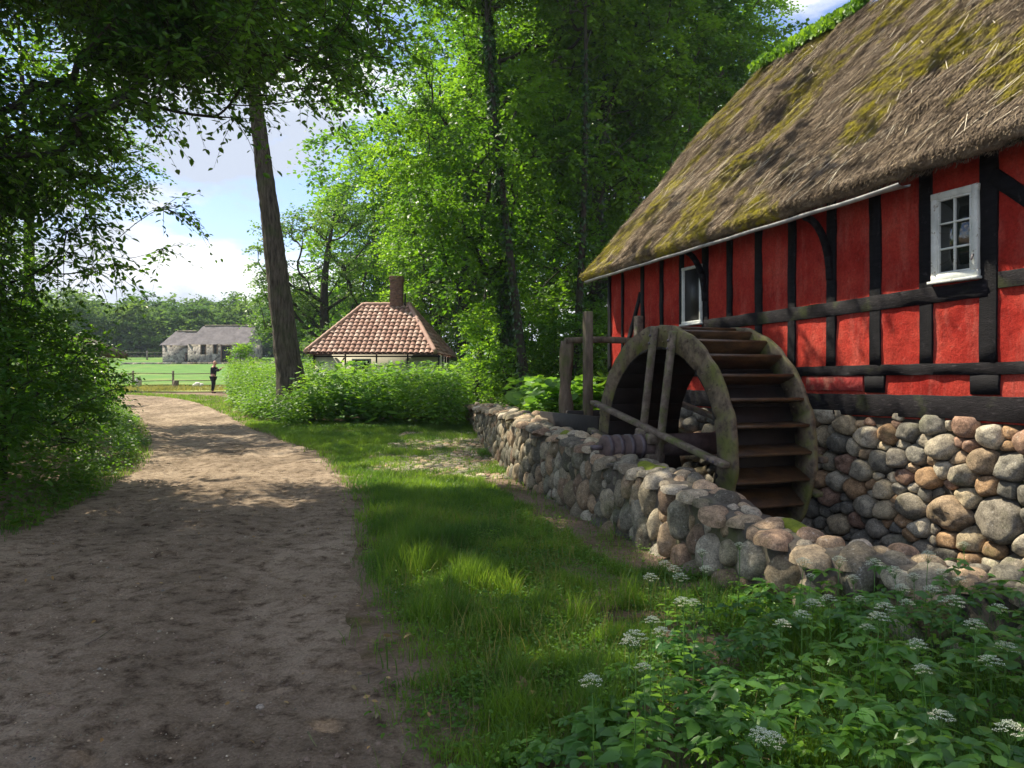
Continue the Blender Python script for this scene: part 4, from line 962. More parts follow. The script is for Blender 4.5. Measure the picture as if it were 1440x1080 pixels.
# ================================================================== the person
pp = at(300, 553, 42); px0, pz0 = pp[0], float(base(42))-.02
per = thing('person', (px0, 42, pz0), 'bald person in dark jacket and trousers reaching towards the tall roadside plants', 'person')
def skin_fig(name, J, E, mat, sub=2):
    """J: list of (x, y, z, r) ; E: edges"""
    me = bpy.data.meshes.new(name); me.from_pydata([(j[0], j[1], j[2]) for j in J], E, []); o = bpy.data.objects.new(name, me); COL.objects.link(o); o.parent = per
    sk = o.modifiers.new('skin', 'SKIN'); sk.use_smooth_shade = True
    for i, j in enumerate(J): me.skin_vertices[0].data[i].radius = (j[3], j[3]*(j[4] if len(j) > 4 else 1))
    me.skin_vertices[0].data[0].use_root = True
    s_ = o.modifiers.new('sub', 'SUBSURF'); s_.levels = sub; s_.render_levels = sub
    me.materials.append(mat); ORG[o.name] = org(per)
    return o
# facing +x (right), slight turn to camera side; local coordinates
Jb = [(0, 0, .95, .15, .9), (0, 0, 1.12, .15, .85), (.02, 0, 1.30, .17, .85), (.03, 0, 1.44, .10), (.05, 0, 1.52, .058), (.07, 0, 1.60, .085), (.08, 0, 1.68, .085), (.075, 0, 1.735, .055),
      (.03, -.18, 1.41, .065), (.16, -.22, 1.20, .052), (.38, -.16, 1.30, .042), (.45, -.14, 1.34, .032),
      (.03, .18, 1.41, .065), (.18, .21, 1.22, .052), (.36, .15, 1.36, .042), (.43, .12, 1.40, .032),
      (0, -.10, .86, .095), (.03, -.11, .50, .066), (-.01, -.12, .10, .045), (.12, -.13, .05, .04),
      (0, .10, .86, .095), (-.02, .11, .50, .066), (-.09, .12, .10, .045), (.04, .13, .05, .04)]
Eb = [(0, 1), (1, 2), (2, 3), (3, 4), (4, 5), (5, 6), (6, 7), (3, 8), (8, 9), (9, 10), (10, 11), (3, 12), (12, 13), (13, 14), (14, 15), (0, 16), (16, 17), (17, 18), (18, 19), (0, 20), (20, 21), (21, 22), (22, 23)]
body = skin_fig('body', Jb, Eb, M['skin'])
for s in (-1, 1):
    w0 = np.array(Jb[11 if s < 0 else 15][:3]); J = [(*w0, .030, .6), (*(w0+[.045, 0, .02]), .040, .5), (*(w0+[.085, 0, .035]), .036, .5)]; E = [(0, 1), (1, 2)]
    for k in range(4):
        L = (.03, .035, .033, .027)[k]; n0 = len(J); o_ = (k-1.5)*.02
        J += [(*(w0+[.10, o_, .04]), .010), (*(w0+[.10+L, o_, .045]), .009), (*(w0+[.10+L*1.6, o_, .025]), .008)]; E += [(2, n0), (n0, n0+1), (n0+1, n0+2)]
    n0 = len(J); J += [(*(w0+[.05, -.035*s, .035]), .011), (*(w0+[.085, -.05*s, .055]), .009)]; E += [(1, n0), (n0, n0+1)]
    skin_fig('hand', J, E, M['skin'], 1)
jk = [(0, 0, .90, .165, .95), (0, 0, 1.12, .17, .9), (.02, 0, 1.30, .19, .9), (.03, 0, 1.45, .105), (.03, -.18, 1.41, .085), (.16, -.22, 1.20, .068), (.40, -.16, 1.31, .055), (.03, .18, 1.41, .085), (.18, .21, 1.22, .068), (.38, .15, 1.37, .055)]
skin_fig('jacket', jk, [(0, 1), (1, 2), (2, 3), (3, 4), (4, 5), (5, 6), (3, 7), (7, 8), (8, 9)], M['cloth'])
tr_ = [(0, 0, .93, .155, .9), (0, -.10, .84, .11), (.03, -.11, .50, .085), (-.01, -.12, .12, .07), (0, .10, .84, .11), (-.02, .11, .50, .085), (-.09, .12, .12, .07)]
skin_fig('trousers', tr_, [(0, 1), (1, 2), (2, 3), (0, 4), (4, 5), (5, 6)], M['cloth'])
for s, q in ((-1, (0, -.125)), (1, (-.08, .125))):
    skin_fig('shoe', [(q[0]-.05, q[1], .05, .05), (q[0]+.04, q[1], .05, .05, .8), (q[0]+.17, q[1], .035, .035, .9)], [(0, 1), (1, 2)], M['cloth'])
b = B(); hd = np.array([px0+.08, 42, pz0+1.66])
a = np.arange(16)*2*PI/16; phh = np.linspace(0, PI, 12); V = np.stack([np.outer(np.sin(phh), np.cos(a))*.10, np.outer(np.sin(phh), np.sin(a))*.078, np.outer(np.cos(phh), np.ones(16))*.125], -1).reshape(-1, 3)
b.add(V+hd, [[r*16+j, (r+1)*16+j, (r+1)*16+(j+1) % 16, r*16+(j+1) % 16] for r in range(11) for j in range(16)]); b.tube([hd+[.09, 0, .01], hd+[.125, 0, -.025]], [.012, .02], 6)
for s in (-1, 1): b.tube([hd+[0, s*.075, .02], hd+[-.01, s*.092, .0], hd+[0, s*.078, -.025]], [.014, .018, .012], 6)
b.mesh('head', M['skin'], per, smooth=True)
for s in (-1, 1):
    b = B(); b.tube([hd+[.082, s*.032, .012], hd+[.098, s*.03, .012]], [.012, .008], 6); b.mesh('eye', M['dark'], per)
b = B(); b.tube([hd+[.092, -.022, -.062], hd+[.098, 0, -.064], hd+[.092, .022, -.062]], .006, 5); b.mesh('mouth', M['redpeel'], per)

# ================================================================== trees
def gaps(C, T):
    k = np.ones(len(C), bool); S_ = np.array(sd)
    for (x, y, z, r_) in T:
        d_ = C-np.array([x, y, z]); al = d_@S_; k &= ~((np.linalg.norm(d_-al[:, None]*S_, axis=1) < r_) & (al > 0))
    return C[k]
GAPS = [(4.6, 6.6, 2.0, 1.8), (4.4, 7.3, .9, 1.4), (3.9, 8.9, 2.1, .9), (2.8, 4.6, .5, .9), (-3, 10, 0, .9), (-2.2, 11.8, 0, 1.1), (-4.4, 13.6, 0, 1.2), (-3.0, 14.4, 0, 1.0), (-.9, 10.8, 0, 1.2), (-.3, 12.2, 0, 1.0), (-1.4, 8.8, 0, .8), (-5.4, 16.5, 0, 1.4), (-3, 17.5, 0, 1.5), (-1.5, 15.5, .3, 1.4), (.9, 7.2, .8, 1.0), (1.7, 5.3, .5, .8), (.2, 11.6, 1, .8), (.6, 4.6, .3, .6), (-.6, 6.2, 0, .6), (1.2, 3.2, .4, .4), (-3.4, 8.2, 0, .55), (-1.9, 7.0, 0, .45), (-4.0, 11.3, 0, .8), (.2, 8.6, 0, .8), (-.2, 5.6, 0, .6), (-5.8, 9.2, .8, .9), (-6.6, 12.5, 1, 1.0), (-6.6, 14.5, .5, 1.0)]  # spots to be lit: leaf clusters on their sun rays are left out
def roofgap(C, keep=.12, f=1.0):  # thins leaf clusters that would shade the mill roof
    S_ = np.array(sd); n_ = nrm(HM*4.05+np.array([0, 0, 4.0])); q = H(0, .4, 3.8); a = ((C-q)@n_)/(S_@n_); Q = C-a[:, None]*S_-HO
    t_, h_ = Q@HD, Q@HM; hit = (t_ > -3) & (t_ < 8.6) & (h_ < .9) & (h_ > -4) & (a > 0)
    r_ = np.random.RandomState(8).rand(len(C)); return C[~hit | (r_ < keep)]
lowgap = lambda C: roofgap(gaps(C, [(x, y, z, r_*.65) for x, y, z, r_ in GAPS]), .6)
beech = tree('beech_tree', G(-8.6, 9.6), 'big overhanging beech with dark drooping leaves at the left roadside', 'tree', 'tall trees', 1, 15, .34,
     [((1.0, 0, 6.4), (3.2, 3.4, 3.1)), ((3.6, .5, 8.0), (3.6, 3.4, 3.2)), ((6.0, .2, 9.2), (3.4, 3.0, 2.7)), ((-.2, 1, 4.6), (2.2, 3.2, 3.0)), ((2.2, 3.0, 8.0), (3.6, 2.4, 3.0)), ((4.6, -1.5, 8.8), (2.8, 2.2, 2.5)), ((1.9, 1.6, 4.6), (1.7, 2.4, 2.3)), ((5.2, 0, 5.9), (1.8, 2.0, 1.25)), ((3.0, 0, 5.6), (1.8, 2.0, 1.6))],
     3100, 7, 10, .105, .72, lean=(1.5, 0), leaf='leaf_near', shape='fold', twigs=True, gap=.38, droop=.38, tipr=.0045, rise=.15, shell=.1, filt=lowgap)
# unseen upper crown, shaped to shade road and mill, gaps cut along sun rays
rng = np.random.RandomState(3); C = crown_pts(rng, 1900, [((-4.6, 9.4, 13), (5.4, 6.0, 2.8)), ((-9, 12, 10), (4, 5, 4)), ((-9.5, 8, 11.5), (3.5, 4.5, 3)), ((-3.0, 13.6, 13.6), (4.2, 3.2, 2.4)), ((-6, 15, 12.5), (4.5, 3, 2.5))], .36, .1)
C = roofgap(gaps(C, GAPS))
p, d, n_, S, tw = sprays(rng, C, nrm(C-np.array([-6, 9, 8])), .75, 6, 7, .19); V, F = leaves(p, d, n_, S, 'quad'); o = mk('upper_shade_crown', V, F, M['leaf_near'], beech)
tree('ash_tree', G(-14.2, 22.5), 'airy tree at the left picture edge rising above the rounded young tree', 'tree', 'tall trees', 9, 13, .2,
     [((.4, 0, 9.2), (3.0, 3.2, 3.4)), ((1.6, 0, 7.4), (2.0, 2.4, 1.6))], 230, 7, 9, .14, .8, leaf='leaf_forest', gap=.45, tipr=.009)
lean_t = tree('maple_tree', G(-6.75, 24), 'tall leaning tree with bare ridged trunk rising from the weeds between road and cottage', 'tree', 'tall trees', 2, 17, .43,
     [((-2.4, 0, 14.5), (5.0, 4.5, 4.0)), ((.5, 0, 13), (3.5, 3.5, 2.8))], 330, 7, 9, .17, 1.1, lean=(-1.9, 0), leaf='leaf_forest', bark='bark', gap=.33, tipr=.012, bend=.12)
oak = tree('oak_tree', G(-12.0, 50), 'broad airy oak behind the cottage with crooked branches showing', 'tree', 'tall trees', 3, 13, .42,
     [((0, 0, 8.4), (4.9, 4.0, 3.9)), ((-2.8, 0, 5.6), (3.2, 3, 2.6)), ((3.6, 0, 6.0), (3.0, 3, 3.2))], 330, 7, 10, .20, 1.0, leaf='leaf_oak', gap=.40, tipr=.022, rise=.6, shell=.5, bend=.5)
FA = tree('forest_tree', G((722-720)/1080*27, 27), 'ivy clad forest tree with slim curved trunk just right of the cottage', 'tree', 'forest trees', 4, 24, .21,
     [((-.5, 0, 8), (3.6, 3.4, 4.6)), ((0, 0, 16), (4.2, 4, 6.5))], 520, 8, 11, .19, 1.05, lean=(-1.8, 0), ivy=5000, gap=.42, bend=.35)
FB = tree('forest_tree', G((612-720)/1080*47, 47), 'bright leafy forest tree above and behind the cottage chimney', 'tree', 'forest trees', 5, 21, .30,
     [((0, 0, 7), (4.4, 3.8, 4.2)), ((.6, 0, 14), (4.6, 4, 5.6))], 560, 8, 11, .22, 1.15, lean=(.6, 0), leaf='leaf_bright', gap=.36, bend=.35)
FC = tree('forest_tree', G((835-720)/1080*29, 29), 'dark dense forest tree behind the sluice posts', 'tree', 'forest trees', 6, 25, .30,
     [((0, 0, 9), (4.2, 4, 6)), ((0, 0, 18), (4.4, 4, 6))], 470, 8, 11, .20, 1.1, lean=(.4, 0), ivy=3000, gap=.43, bend=.3)
FD = tree('forest_tree', G((893-720)/1080*33, 33), 'tall forest tree with straight pale trunk left of the thatched roof', 'tree', 'forest trees', 7, 25, .34,
     [((0, 0, 14), (4.6, 4, 5)), ((0, 0, 20), (4.4, 4, 5.5))], 480, 8, 11, .22, 1.15, lean=(-.2, 0), bark='bark', gap=.36, bend=.15)
FS = tree('slim_tree', G((742-720)/1080*24.5, 24.5), 'slim bare trunk leaning left at the front of the wood above the butterbur', 'tree', 'slim trunks at the wood edge', 14, 18, .15,
     [((-1.6, 0, 15.5), (2.6, 2.6, 3.5))], 90, 7, 8, .16, .9, lean=(-1.7, 0), bend=.25, ivy=900)
for src, px, D, rz, sc, lab in (
    (FS, 668, 30, 3.6, 1.0, 'slim dark trunk between the cottage and the ivy clad tree'),
    (FS, 806, 26, 1.9, .95, 'slim trunk just left of the tall square sluice post'),
    (FS, 846, 29, 4.6, 1.1, 'slim upright trunk close to the far mill corner'),
    (FC, 650, 41, 1.2, .95, 'forest tree with full crown right behind the brick chimney'),
    (FA, 770, 35, 2.1, 1.02, 'slim forest tree between the two darkest trunks of the wood'),
    (FD, 985, 36, 2.6, 1.02, 'forest tree whose dark trunk stands against the sky over the thatch edge'),
    (FB, 930, 46, .6, 1.1, 'leafy tree filling the gap beside the pale straight trunk'),
    (FC, 1040, 45, 4.0, 1.0, 'forest tree rising just left of the green roof ridge'),
    (FA, 1130, 52, 3.1, .92, 'lower forest tree peeping over the thatch beside the turf ridge'),
    (FB, 530, 60, 2.2, .95, 'pale green tree at the left edge of the wood behind the oak'),
    (FB, 705, 52, 4.0, 1.15, 'tall bright tree deep in the wood above the ivy clad trunk'),
    (FD, 820, 50, 5.0, 1.1, 'tall tree deep in the wood above the sluice posts'),
    (FC, 1230, 50, 2.0, .95, 'forest tree mostly hidden behind the thatched roof'),
    ):
    P_ = G((px-720)/1080*D, D); copy_tree(src, P_, rz, sc, lab, 'slim trunks at the wood edge' if src is FS else 'forest trees')
# young trees and bushes
def bush(loc, label, seed, h, rad, leaf='leaf_forest', lsize=.09, ncl=150, nlf=9, shape='quad', name='bush', ntw=7, crad=.45, cat='bush', group='roadside bushes'):
    return tree(name, loc, label, cat, group, seed, h, .05+.01*h, [((0, 0, h*.55), (rad, rad, h*.5))], ncl, ntw, nlf, lsize, crad, leaf=leaf, shape=shape, gap=.25, tipr=.006, shell=.4, bend=.2, rise=.2)
bush(G(-7.0, 8.7), 'dark bush nearest the camera at the left road edge', 31, 2.5, 1.5, 'leaf_near', .085, 230, shape='fold')
bush(G(-7.7, 11.6), 'dense bush under the overhanging beech leaves', 32, 2.7, 1.6, 'leaf_near', .085, 230, shape='fold')
bush(G(-9.6, 14.8), 'mid green bush in front of the brown shed', 33, 2.7, 1.5, 'leaf_forest', .085, 230)
bush(G(-13.7, 19.5), 'bright green young tree at the left with rounded crown above the shed roof', 34, 5.6, 2.0, 'leaf_bright', .10, 330, name='young_tree', crad=.6, cat='tree')
bush(G(-12.7, 22.5), 'low sunny bush at the road bend beside the shed', 35, 1.6, .9, 'leaf_bright', .08, 140)
bush(G(-9.4, 10.6), 'tall leafy bush reaching up into the beech crown at the left edge', 36, 4.6, 1.9, 'leaf_near', .09, 300, shape='fold')
bush(G(-.1, 27.5), 'bright young tree with flat leaf layers beside the ivy clad trunk', 37, 4.3, 1.6, 'leaf_bright', .13, 150, name='young_tree', crad=.6, cat='tree')
bush(G(-4.6, 44.5), 'sunlit young tree behind the right end of the cottage', 38, 8.5, 2.8, 'leaf_bright', .15, 330, name='young_tree', crad=.8, cat='tree')
bush(G(2.2, 25.5), 'green undergrowth bush behind the sluice posts', 39, 3.2, 1.8, 'leaf_forest', .11, 200)
bush(G(.9, 30), 'leafy bush in the wood between the two trunks', 40, 4.5, 2.2, 'leaf_forest', .12, 240)
bush(G(4.6, 27.5), 'shady bush behind the far mill corner', 41, 4.0, 2.4, 'leaf_forest', .12, 240)
bush(G(-14.6, 41.5), 'pale bush of tall stems beside the reaching person', 42, 2.9, .7, 'leaf_bright', .10, 60)
bush(G(-10.2, 43), 'bush at the left end of the cottage', 43, 3.6, 1.9, 'leaf_oak', .11, 180)
def mass(name, mat, C, crad, ntw, nlf, size, seed, label=None):
    rng = np.random.RandomState(seed)
    p, d, n_, S, tw = sprays(rng, C, nrm(rng.normal(0, 1, C.shape)+[0, 0, .5]), crad, ntw, nlf, size)
    V, F = leaves(p, d, n_, S, 'quad'); return tag(mk(name, V, F, mat), kind='stuff')
rng = np.random.RandomState(50)
n = 1900; pxx = rng.uniform(440, 1330, n); D = rng.uniform(52, 70, n); zt = rng.rand(n)**.8*23*(.75+.5*vn2(pxx/45, pxx*0)); zt = np.where((pxx > 1080) & (zt > 17), zt*.7, zt)
C = np.stack([(pxx-720)/1080*D, D, base(D)+zt], 1); mass('background_wood', M['leaf_forest'], C, 2.0, 6, 7, .42, 51)
n = 900; pxx = rng.uniform(560, 1100, n); D = rng.uniform(24, 50, n); pxx = np.where((D < 43) & (pxx < 665), 665+(pxx-560)*3, pxx); C = np.stack([(pxx-720)/1080*D, D, base(D)+.3+rng.rand(n)**1.6*2.6], 1)
mass('forest_undergrowth', M['leaf_forest'], C, .9, 6, 7, .16, 52)
# distant wood at the end of the meadow
Cs = []
for i in range(150):
    px = rng.uniform(-260, 540); D = rng.uniform(112, 150); x = (px-720)/1080*D; h = rng.uniform(7.5, 10.5)*(1+.0022*(D-112)); r_ = rng.uniform(2.6, 4.6)
    k = 80; dd = nrm(rng.normal(0, 1, (k, 3))); dd[:, 2] = dd[:, 2]
    Cs.append(np.array([x, D, float(base(D))+h*.55])+dd*[r_, r_, h*.48]*rng.uniform(.7, 1, (k, 1)))
C = np.concatenate(Cs); C[:, 2] = np.maximum(C[:, 2], base(C[:, 1])+.3)
lo = rng.uniform(-260, 540, 1500); dl = rng.uniform(113, 120, 1500); C = np.concatenate([C, np.stack([(lo-720)/1080*dl, dl, base(dl)+rng.uniform(.2, 3.2, 1500)], 1)])
mass('distant_wood', M['leaf_far'], C, 1.5, 6, 5, .62, 53)

# ================================================================== weeds, butterbur, grass
def weeds(name, X, Y, Hh, lsize, nl, mat, seed, shape='fold', spread=.10, z0=None, kind='stuff', stemmat='stem', lean=.12):
    rng = np.random.RandomState(seed); n = len(X); z = gz(X, Y) if z0 is None else z0
    top = np.stack([X+rng.normal(0, lean, n)*Hh, Y+rng.normal(0, lean, n)*Hh, z+Hh], 1); bot = np.stack([X, Y, z], 1)
    t_ = (.18+.82*(np.arange(nl)+.5)/nl)[None, :, None]
    P = bot[:, None]*(1-t_)+top[:, None]*t_; a = rng.uniform(0, 2*PI, (n, 1))+np.arange(nl)[None]*2.4
    d = np.stack([np.cos(a), np.sin(a), -.15+.5*rng.rand(n, nl)-.25], -1)
    P = P+d*(spread*rng.uniform(.1, 1, (n, nl, 1)))
    nn = np.array([0, 0, 1.])+rng.normal(0, .35, P.shape)
    S = lsize*rng.uniform(.6, 1.25, (n, nl))*(1.1-.45*t_[..., 0])
    V, F = leaves(P.reshape(-1, 3), d.reshape(-1, 3), nn.reshape(-1, 3), S.ravel(), shape)
    o = mk(name, V, F, mat); tag(o, kind=kind)
    return o
def scatter(n, x0, x1, y0, y1, cond, seed):
    rng = np.random.RandomState(seed); X = rng.uniform(x0, x1, n); Y = rng.uniform(y0, y1, n); k = cond(X, Y, rng); return X[k], Y[k]
# bank between road and cottage
X, Y = scatter(18000, -19, 0, 20, 41, lambda x, y, r: (x > roadR(y)+.35+.9*fbm(x*.7, y*.7, 2)) & (x < np.minimum(wallx(y)-.05, -1.35)) & (y > 21.4+1.2*np.sin(x*1.1)+1.2*(fbm(x*.9, x*0, 2)-.5)) & ((x+6.75)**2+(y-24)**2 > .3) & (y < 34.5+(x < -11)*6) & (x > -.375*y+.5*fbm(x, y, 2)), 60)
dR = X-roadR(Y); hgt = np.clip(.25+dR*.55, .25, 1.35)*(.8+.45*fbm(X*.6, Y*.6, 3))
weeds('roadside_nettles', X, Y, hgt, .15, 11, M['weed'], 61, spread=.16)
k = (Y > 27.5) & (rs.rand(len(X)) < .7); weeds('tall_nettles', X[k], Y[k], rs.uniform(1.1, 1.9, k.sum()), .14, 11, M['weed'], 262, spread=.16)
k = rs.rand(len(X)) < .09; weeds('meadow_blossom', X[k], Y[k], hgt[k]*1.15, .06, 8, M['weedflower'], 62, spread=.08)
k = (rs.rand(len(X)) < .35) & (X < -8); weeds('tall_bright_weeds', X[k], Y[k], hgt[k]*1.35, .09, 12, M['leaf_bright'], 63)
X, Y = scatter(1100, -6.5, -1.4, 22.0, 31, lambda x, y, r: (x < wallx(y)-.1) & (r.rand(len(x)) < .3+.7*(fbm(x*.6, y*.6, 2) > .5)), 163)
weeds('tall_butterbur', X, Y, rs.uniform(.7, 2.0, len(X)), .25, 6, M['butterbur'], 164, 'round', .22)
# butterbur on the raised bank right of the wall
X, Y = scatter(3600, -2, 6, 12.9, 25, lambda x, y, r: (x > wallx(y)+.75) & ((x-1.2)**2+(y-12.3)**2 > 1.2) & (((x-HO[0])*HM[0]+(y-HO[1])*HM[1]) > .3), 64)
weeds('butterbur', X, Y, .50+.6*fbm(X, Y, 2), .34, 5, M['butterbur'], 65, 'round', .22)
X, Y = scatter(5000, -2, 6, 12.7, 25, lambda x, y, r: (x > wallx(y)+.5) & (((x-HO[0])*HM[0]+(y-HO[1])*HM[1]) > .1), 66)
weeds('bank_weeds', X, Y, .25+.3*fbm(X, Y, 2), .10, 8, M['weed'], 67)
# weeds along the left road edge
X, Y = scatter(9000, -17, -4, 5, 33, lambda x, y, r: (x < roadL(y)+.15-.5*fbm(y*.9, y*0, 2)) & (x > roadL(y)-2.6), 68)
dL = roadL(Y)-X; weeds('hedge_weeds', X, Y, np.clip(.12+dL*.55, .1, 1.15)*(.7+.6*fbm(X, Y, 2)), .10, 11, M['leaf_forest'], 69, spread=.12)
k = rs.rand(len(X)) < .30; weeds('hedge_paler_weeds', X[k], Y[k], np.clip(.15+dL[k]*.5, .1, 1.2), .09, 9, M['weed'], 70, spread=.12)  # paler leaf colour on a random share of the hedge weeds

def grass(name, X, Y, Hh, wd, mat, seed, z=None, bendy=.55):
    rng = np.random.RandomState(seed); n = len(X); z = gz(X, Y)+(fbm(X*1.3, Y*1.3, 5)-.5)*.09-.01 if z is None else z
    a = rng.uniform(0, 2*PI, n); bx, by = np.cos(a), np.sin(a); bd = rng.uniform(.1, bendy, n)*Hh
    f = rng.uniform(0, 2*PI, n); sx, sy = np.cos(f)*wd, np.sin(f)*wd
    V = np.zeros((n, 7, 3))
    for i, (t_, w_) in enumerate(((0, 1), (.4, .85), (.75, .5))):
        cx, cy, cz = X+bx*bd*t_**2, Y+by*bd*t_**2, z+Hh*t_*(1-.12*t_)
        V[:, i*2] = np.stack([cx-sx*w_, cy-sy*w_, cz], 1); V[:, i*2+1] = np.stack([cx+sx*w_, cy+sy*w_, cz], 1)
    V[:, 6] = np.stack([X+bx*bd, Y+by*bd, z+Hh*.86], 1)
    o_ = (np.arange(n)*7)[:, None, None]
    Q = (np.array([[0, 1, 3, 2], [2, 3, 5, 4]])[None]+o_).reshape(-1, 4); T = (np.array([[4, 5, 6]])[None]+o_).reshape(-1, 3)
    return tag(mk(name, V.reshape(-1, 3), [Q, T], mat), kind='stuff')
def cob(x, y): return np.clip(1.25-((x+1.25)/1.25)**2-((y-16.3)/4.2)**2, 0, 1)
def gmask(x, y, r):
    e = x-roadR(y)+.55*(fbm(x*1.6, y*1.6, 3)-.5)
    d = np.clip(.05+e*1.9, 0, 1)
    nzv = fbm(x*1.7+5, y*1.7, 4); d = d*np.where(y < 5.3, np.clip((nzv-.42)*9, .03, 1), np.clip((nzv-.25)*8, .25, 1))
    d = d*(1-.93*cob(x, y)*np.clip((.62-fbm(x*2, y*2, 3))*6, 0, 1))
    d = d*np.where((wallx(y)-x < .45+.3*fbm(x*2, y*2, 2)) & (y > 6.3) & (y < 13), .06, 1)
    return (x < wallx(y)+.02) & (e > -.12) & (r.rand(len(x)) < np.maximum(d, .02))
X, Y = scatter(230000, -1.9, 2.6, 2.3, 8, gmask, 80)
hn = .035+.09*fbm(X*2.2, Y*2.2, 3)+.06*(fbm(X*.8+9, Y*.8, 2) > .52)
hn = hn*(.6+1.3*np.clip((vn2(X*5, Y*5)-.45)*3, 0, 1)); grass('verge_grass_near', X, Y, hn*rs.uniform(.4, 1.4, len(X)), .0026, M['grass'], 81)
X, Y = scatter(330000, -8, 1.5, 8, 23.5, gmask, 82)
hn = .045+.10*fbm(X*1.5, Y*1.5, 3)+.05*(fbm(X*.7+9, Y*.7, 2) > .5)
grass('verge_grass', X, Y, hn*rs.uniform(.5, 1.3, len(X)), .0050, M['grass'], 83, bendy=.8)
X, Y = scatter(90000, -28, -7, 21, 43, lambda x, y, r: (x > roadR(y)) & (x < roadR(y)+2.8), 84)
grass('verge_grass_far', X, Y, rs.uniform(.04, .14, len(X)), .011, M['grass'], 85)
X, Y = scatter(80000, -16, -4, 3, 30, lambda x, y, r: (x < roadL(y)+.22*(fbm(x*2, y*2, 2))) & (x > roadL(y)-.8), 86)
grass('left_verge_grass', X, Y, rs.uniform(.04, .16, len(X)), .005, M['grass'], 87)
X, Y = scatter(30000, -1.9, 2.2, 2.3, 9, gmask, 88)
k = rs.rand(len(X)) < .22; grass('dry_stalks', X[k], Y[k], rs.uniform(.1, .32, k.sum()), .0016, M['drygrass'], 89)
X, Y = scatter(60000, -60, -8, 43, 51, lambda x, y, r: r.rand(len(x)) < fbm(x*.5, y*.5, 2), 90)
grass('meadow_edge_grass', X, Y, rs.uniform(.08, .3, len(X)), .016, M['drygrass'], 91, z=base(Y)+.04)
# cobbles
b = B(); fnc = lambda u, v, h: np.stack([-2.7+u, 12.6+v, gz(-2.7+u, 12.6+v)+.012+h*.6], 1)
face_stones(b, fnc, 2.7, 8, .045, .10, .045, 'grey', 92, tries=15000, ns=9, pw=1.5, tint=(1.1, 1.05, .95))
tag(b.mesh('cobbles', M['stone'], smooth=True), kind='structure')
# ground elder at the foot of the wall
def emask(x, y, r):
    e = x-(-.02+(y-3.1)*.62)+.5*(fbm(x*2, y*2, 3)-.5)
    return (e > 0) & (x < wallx(y)-.02) & (r.rand(len(x)) < np.clip(e*1.6+.15, 0, 1)) & (y > 1.6)
def elder(name, X, Y, Hh, ls, mat, seed):
    """compound leaves: a stalk carrying three groups of three toothed leaflets"""
    rng = np.random.RandomState(seed); n = len(X); z = gz(X, Y)
    a = rng.uniform(0, 2*PI, n); out = rng.uniform(.12, .5, n)*Hh
    tip = np.stack([X+np.cos(a)*out, Y+np.sin(a)*out, z+Hh], 1); h = np.stack([np.cos(a), np.sin(a), -.15+0*a], 1); l = np.stack([-np.sin(a), np.cos(a), 0*a], 1)
    Ps, Ds, Ns, Ss = [], [], [], []
    for g_, off in ((0, 0), (1, 0), (-1, 0)):
        gd = nrm(h*(1 if g_ == 0 else .25)+l*g_*.9); gp = tip+gd*ls[:, None]*(.55 if g_ == 0 else .45)
        for k_ in (0, 1, -1):
            lt = nrm(np.cross(gd, [0, 0, 1.])); d = nrm(gd*(1 if k_ == 0 else .45)+lt*k_*.85+rng.normal(0, .16, (n, 3)))
            Ps.append(gp); Ds.append(d); Ns.append(np.array([0, 0, 1.])-gd*.1+rng.normal(0, .22, (n, 3))); Ss.append(ls*rng.uniform(.75, 1.1, n)*(1 if k_ == 0 else .85))
    V, F = leaves(np.concatenate(Ps), np.concatenate(Ds), np.concatenate(Ns), np.concatenate(Ss), 'big')
    o = tag(mk(name, V, F, mat, smooth=True), kind='stuff')
    tw = np.stack([np.stack([X, Y, z], 1), (np.stack([X, Y, z], 1)+tip)/2+[0, 0, .02], tip], 1); V, F = twigmesh(tw, .0022)
    tag(mk(name+'_stalks', V, F, M['stem']), kind='stuff')
X, Y = scatter(2300, -.9, 5, 1.6, 6.8, emask, 95); e = X-(-.02+(Y-3.1)*.62)
Hh = np.clip(.10+e*.24, .08, .50)*rs.uniform(.6, 1.15, len(X)); elder('ground_elder', X, Y, Hh, rs.uniform(.050, .10, len(X)), M['elder'], 96)
X, Y = scatter(420, -.9, 5, 1.6, 6.8, emask, 97); e = X-(-.02+(Y-3.1)*.62)
elder('pale_ground_elder', X, Y, np.clip(.12+e*.17, .08, .42)*rs.uniform(.7, 1.2, len(X)), rs.uniform(.03, .055, len(X)), M['elder_pale'], 98)
X, Y = scatter(7000, -1, 5, 1.6, 7.2, emask, 99); weeds('fine_undergrowth', X, Y, rs.uniform(.05, .26, len(X)), .030, 9, M['elder_pale'], 100, spread=.05)
X, Y = scatter(24000, -1.6, 2.4, 2.3, 11, gmask, 101); weeds('small_herbs', X, Y, rs.uniform(.02, .13, len(X)), .034, 6, M['weed'], 102, spread=.04)
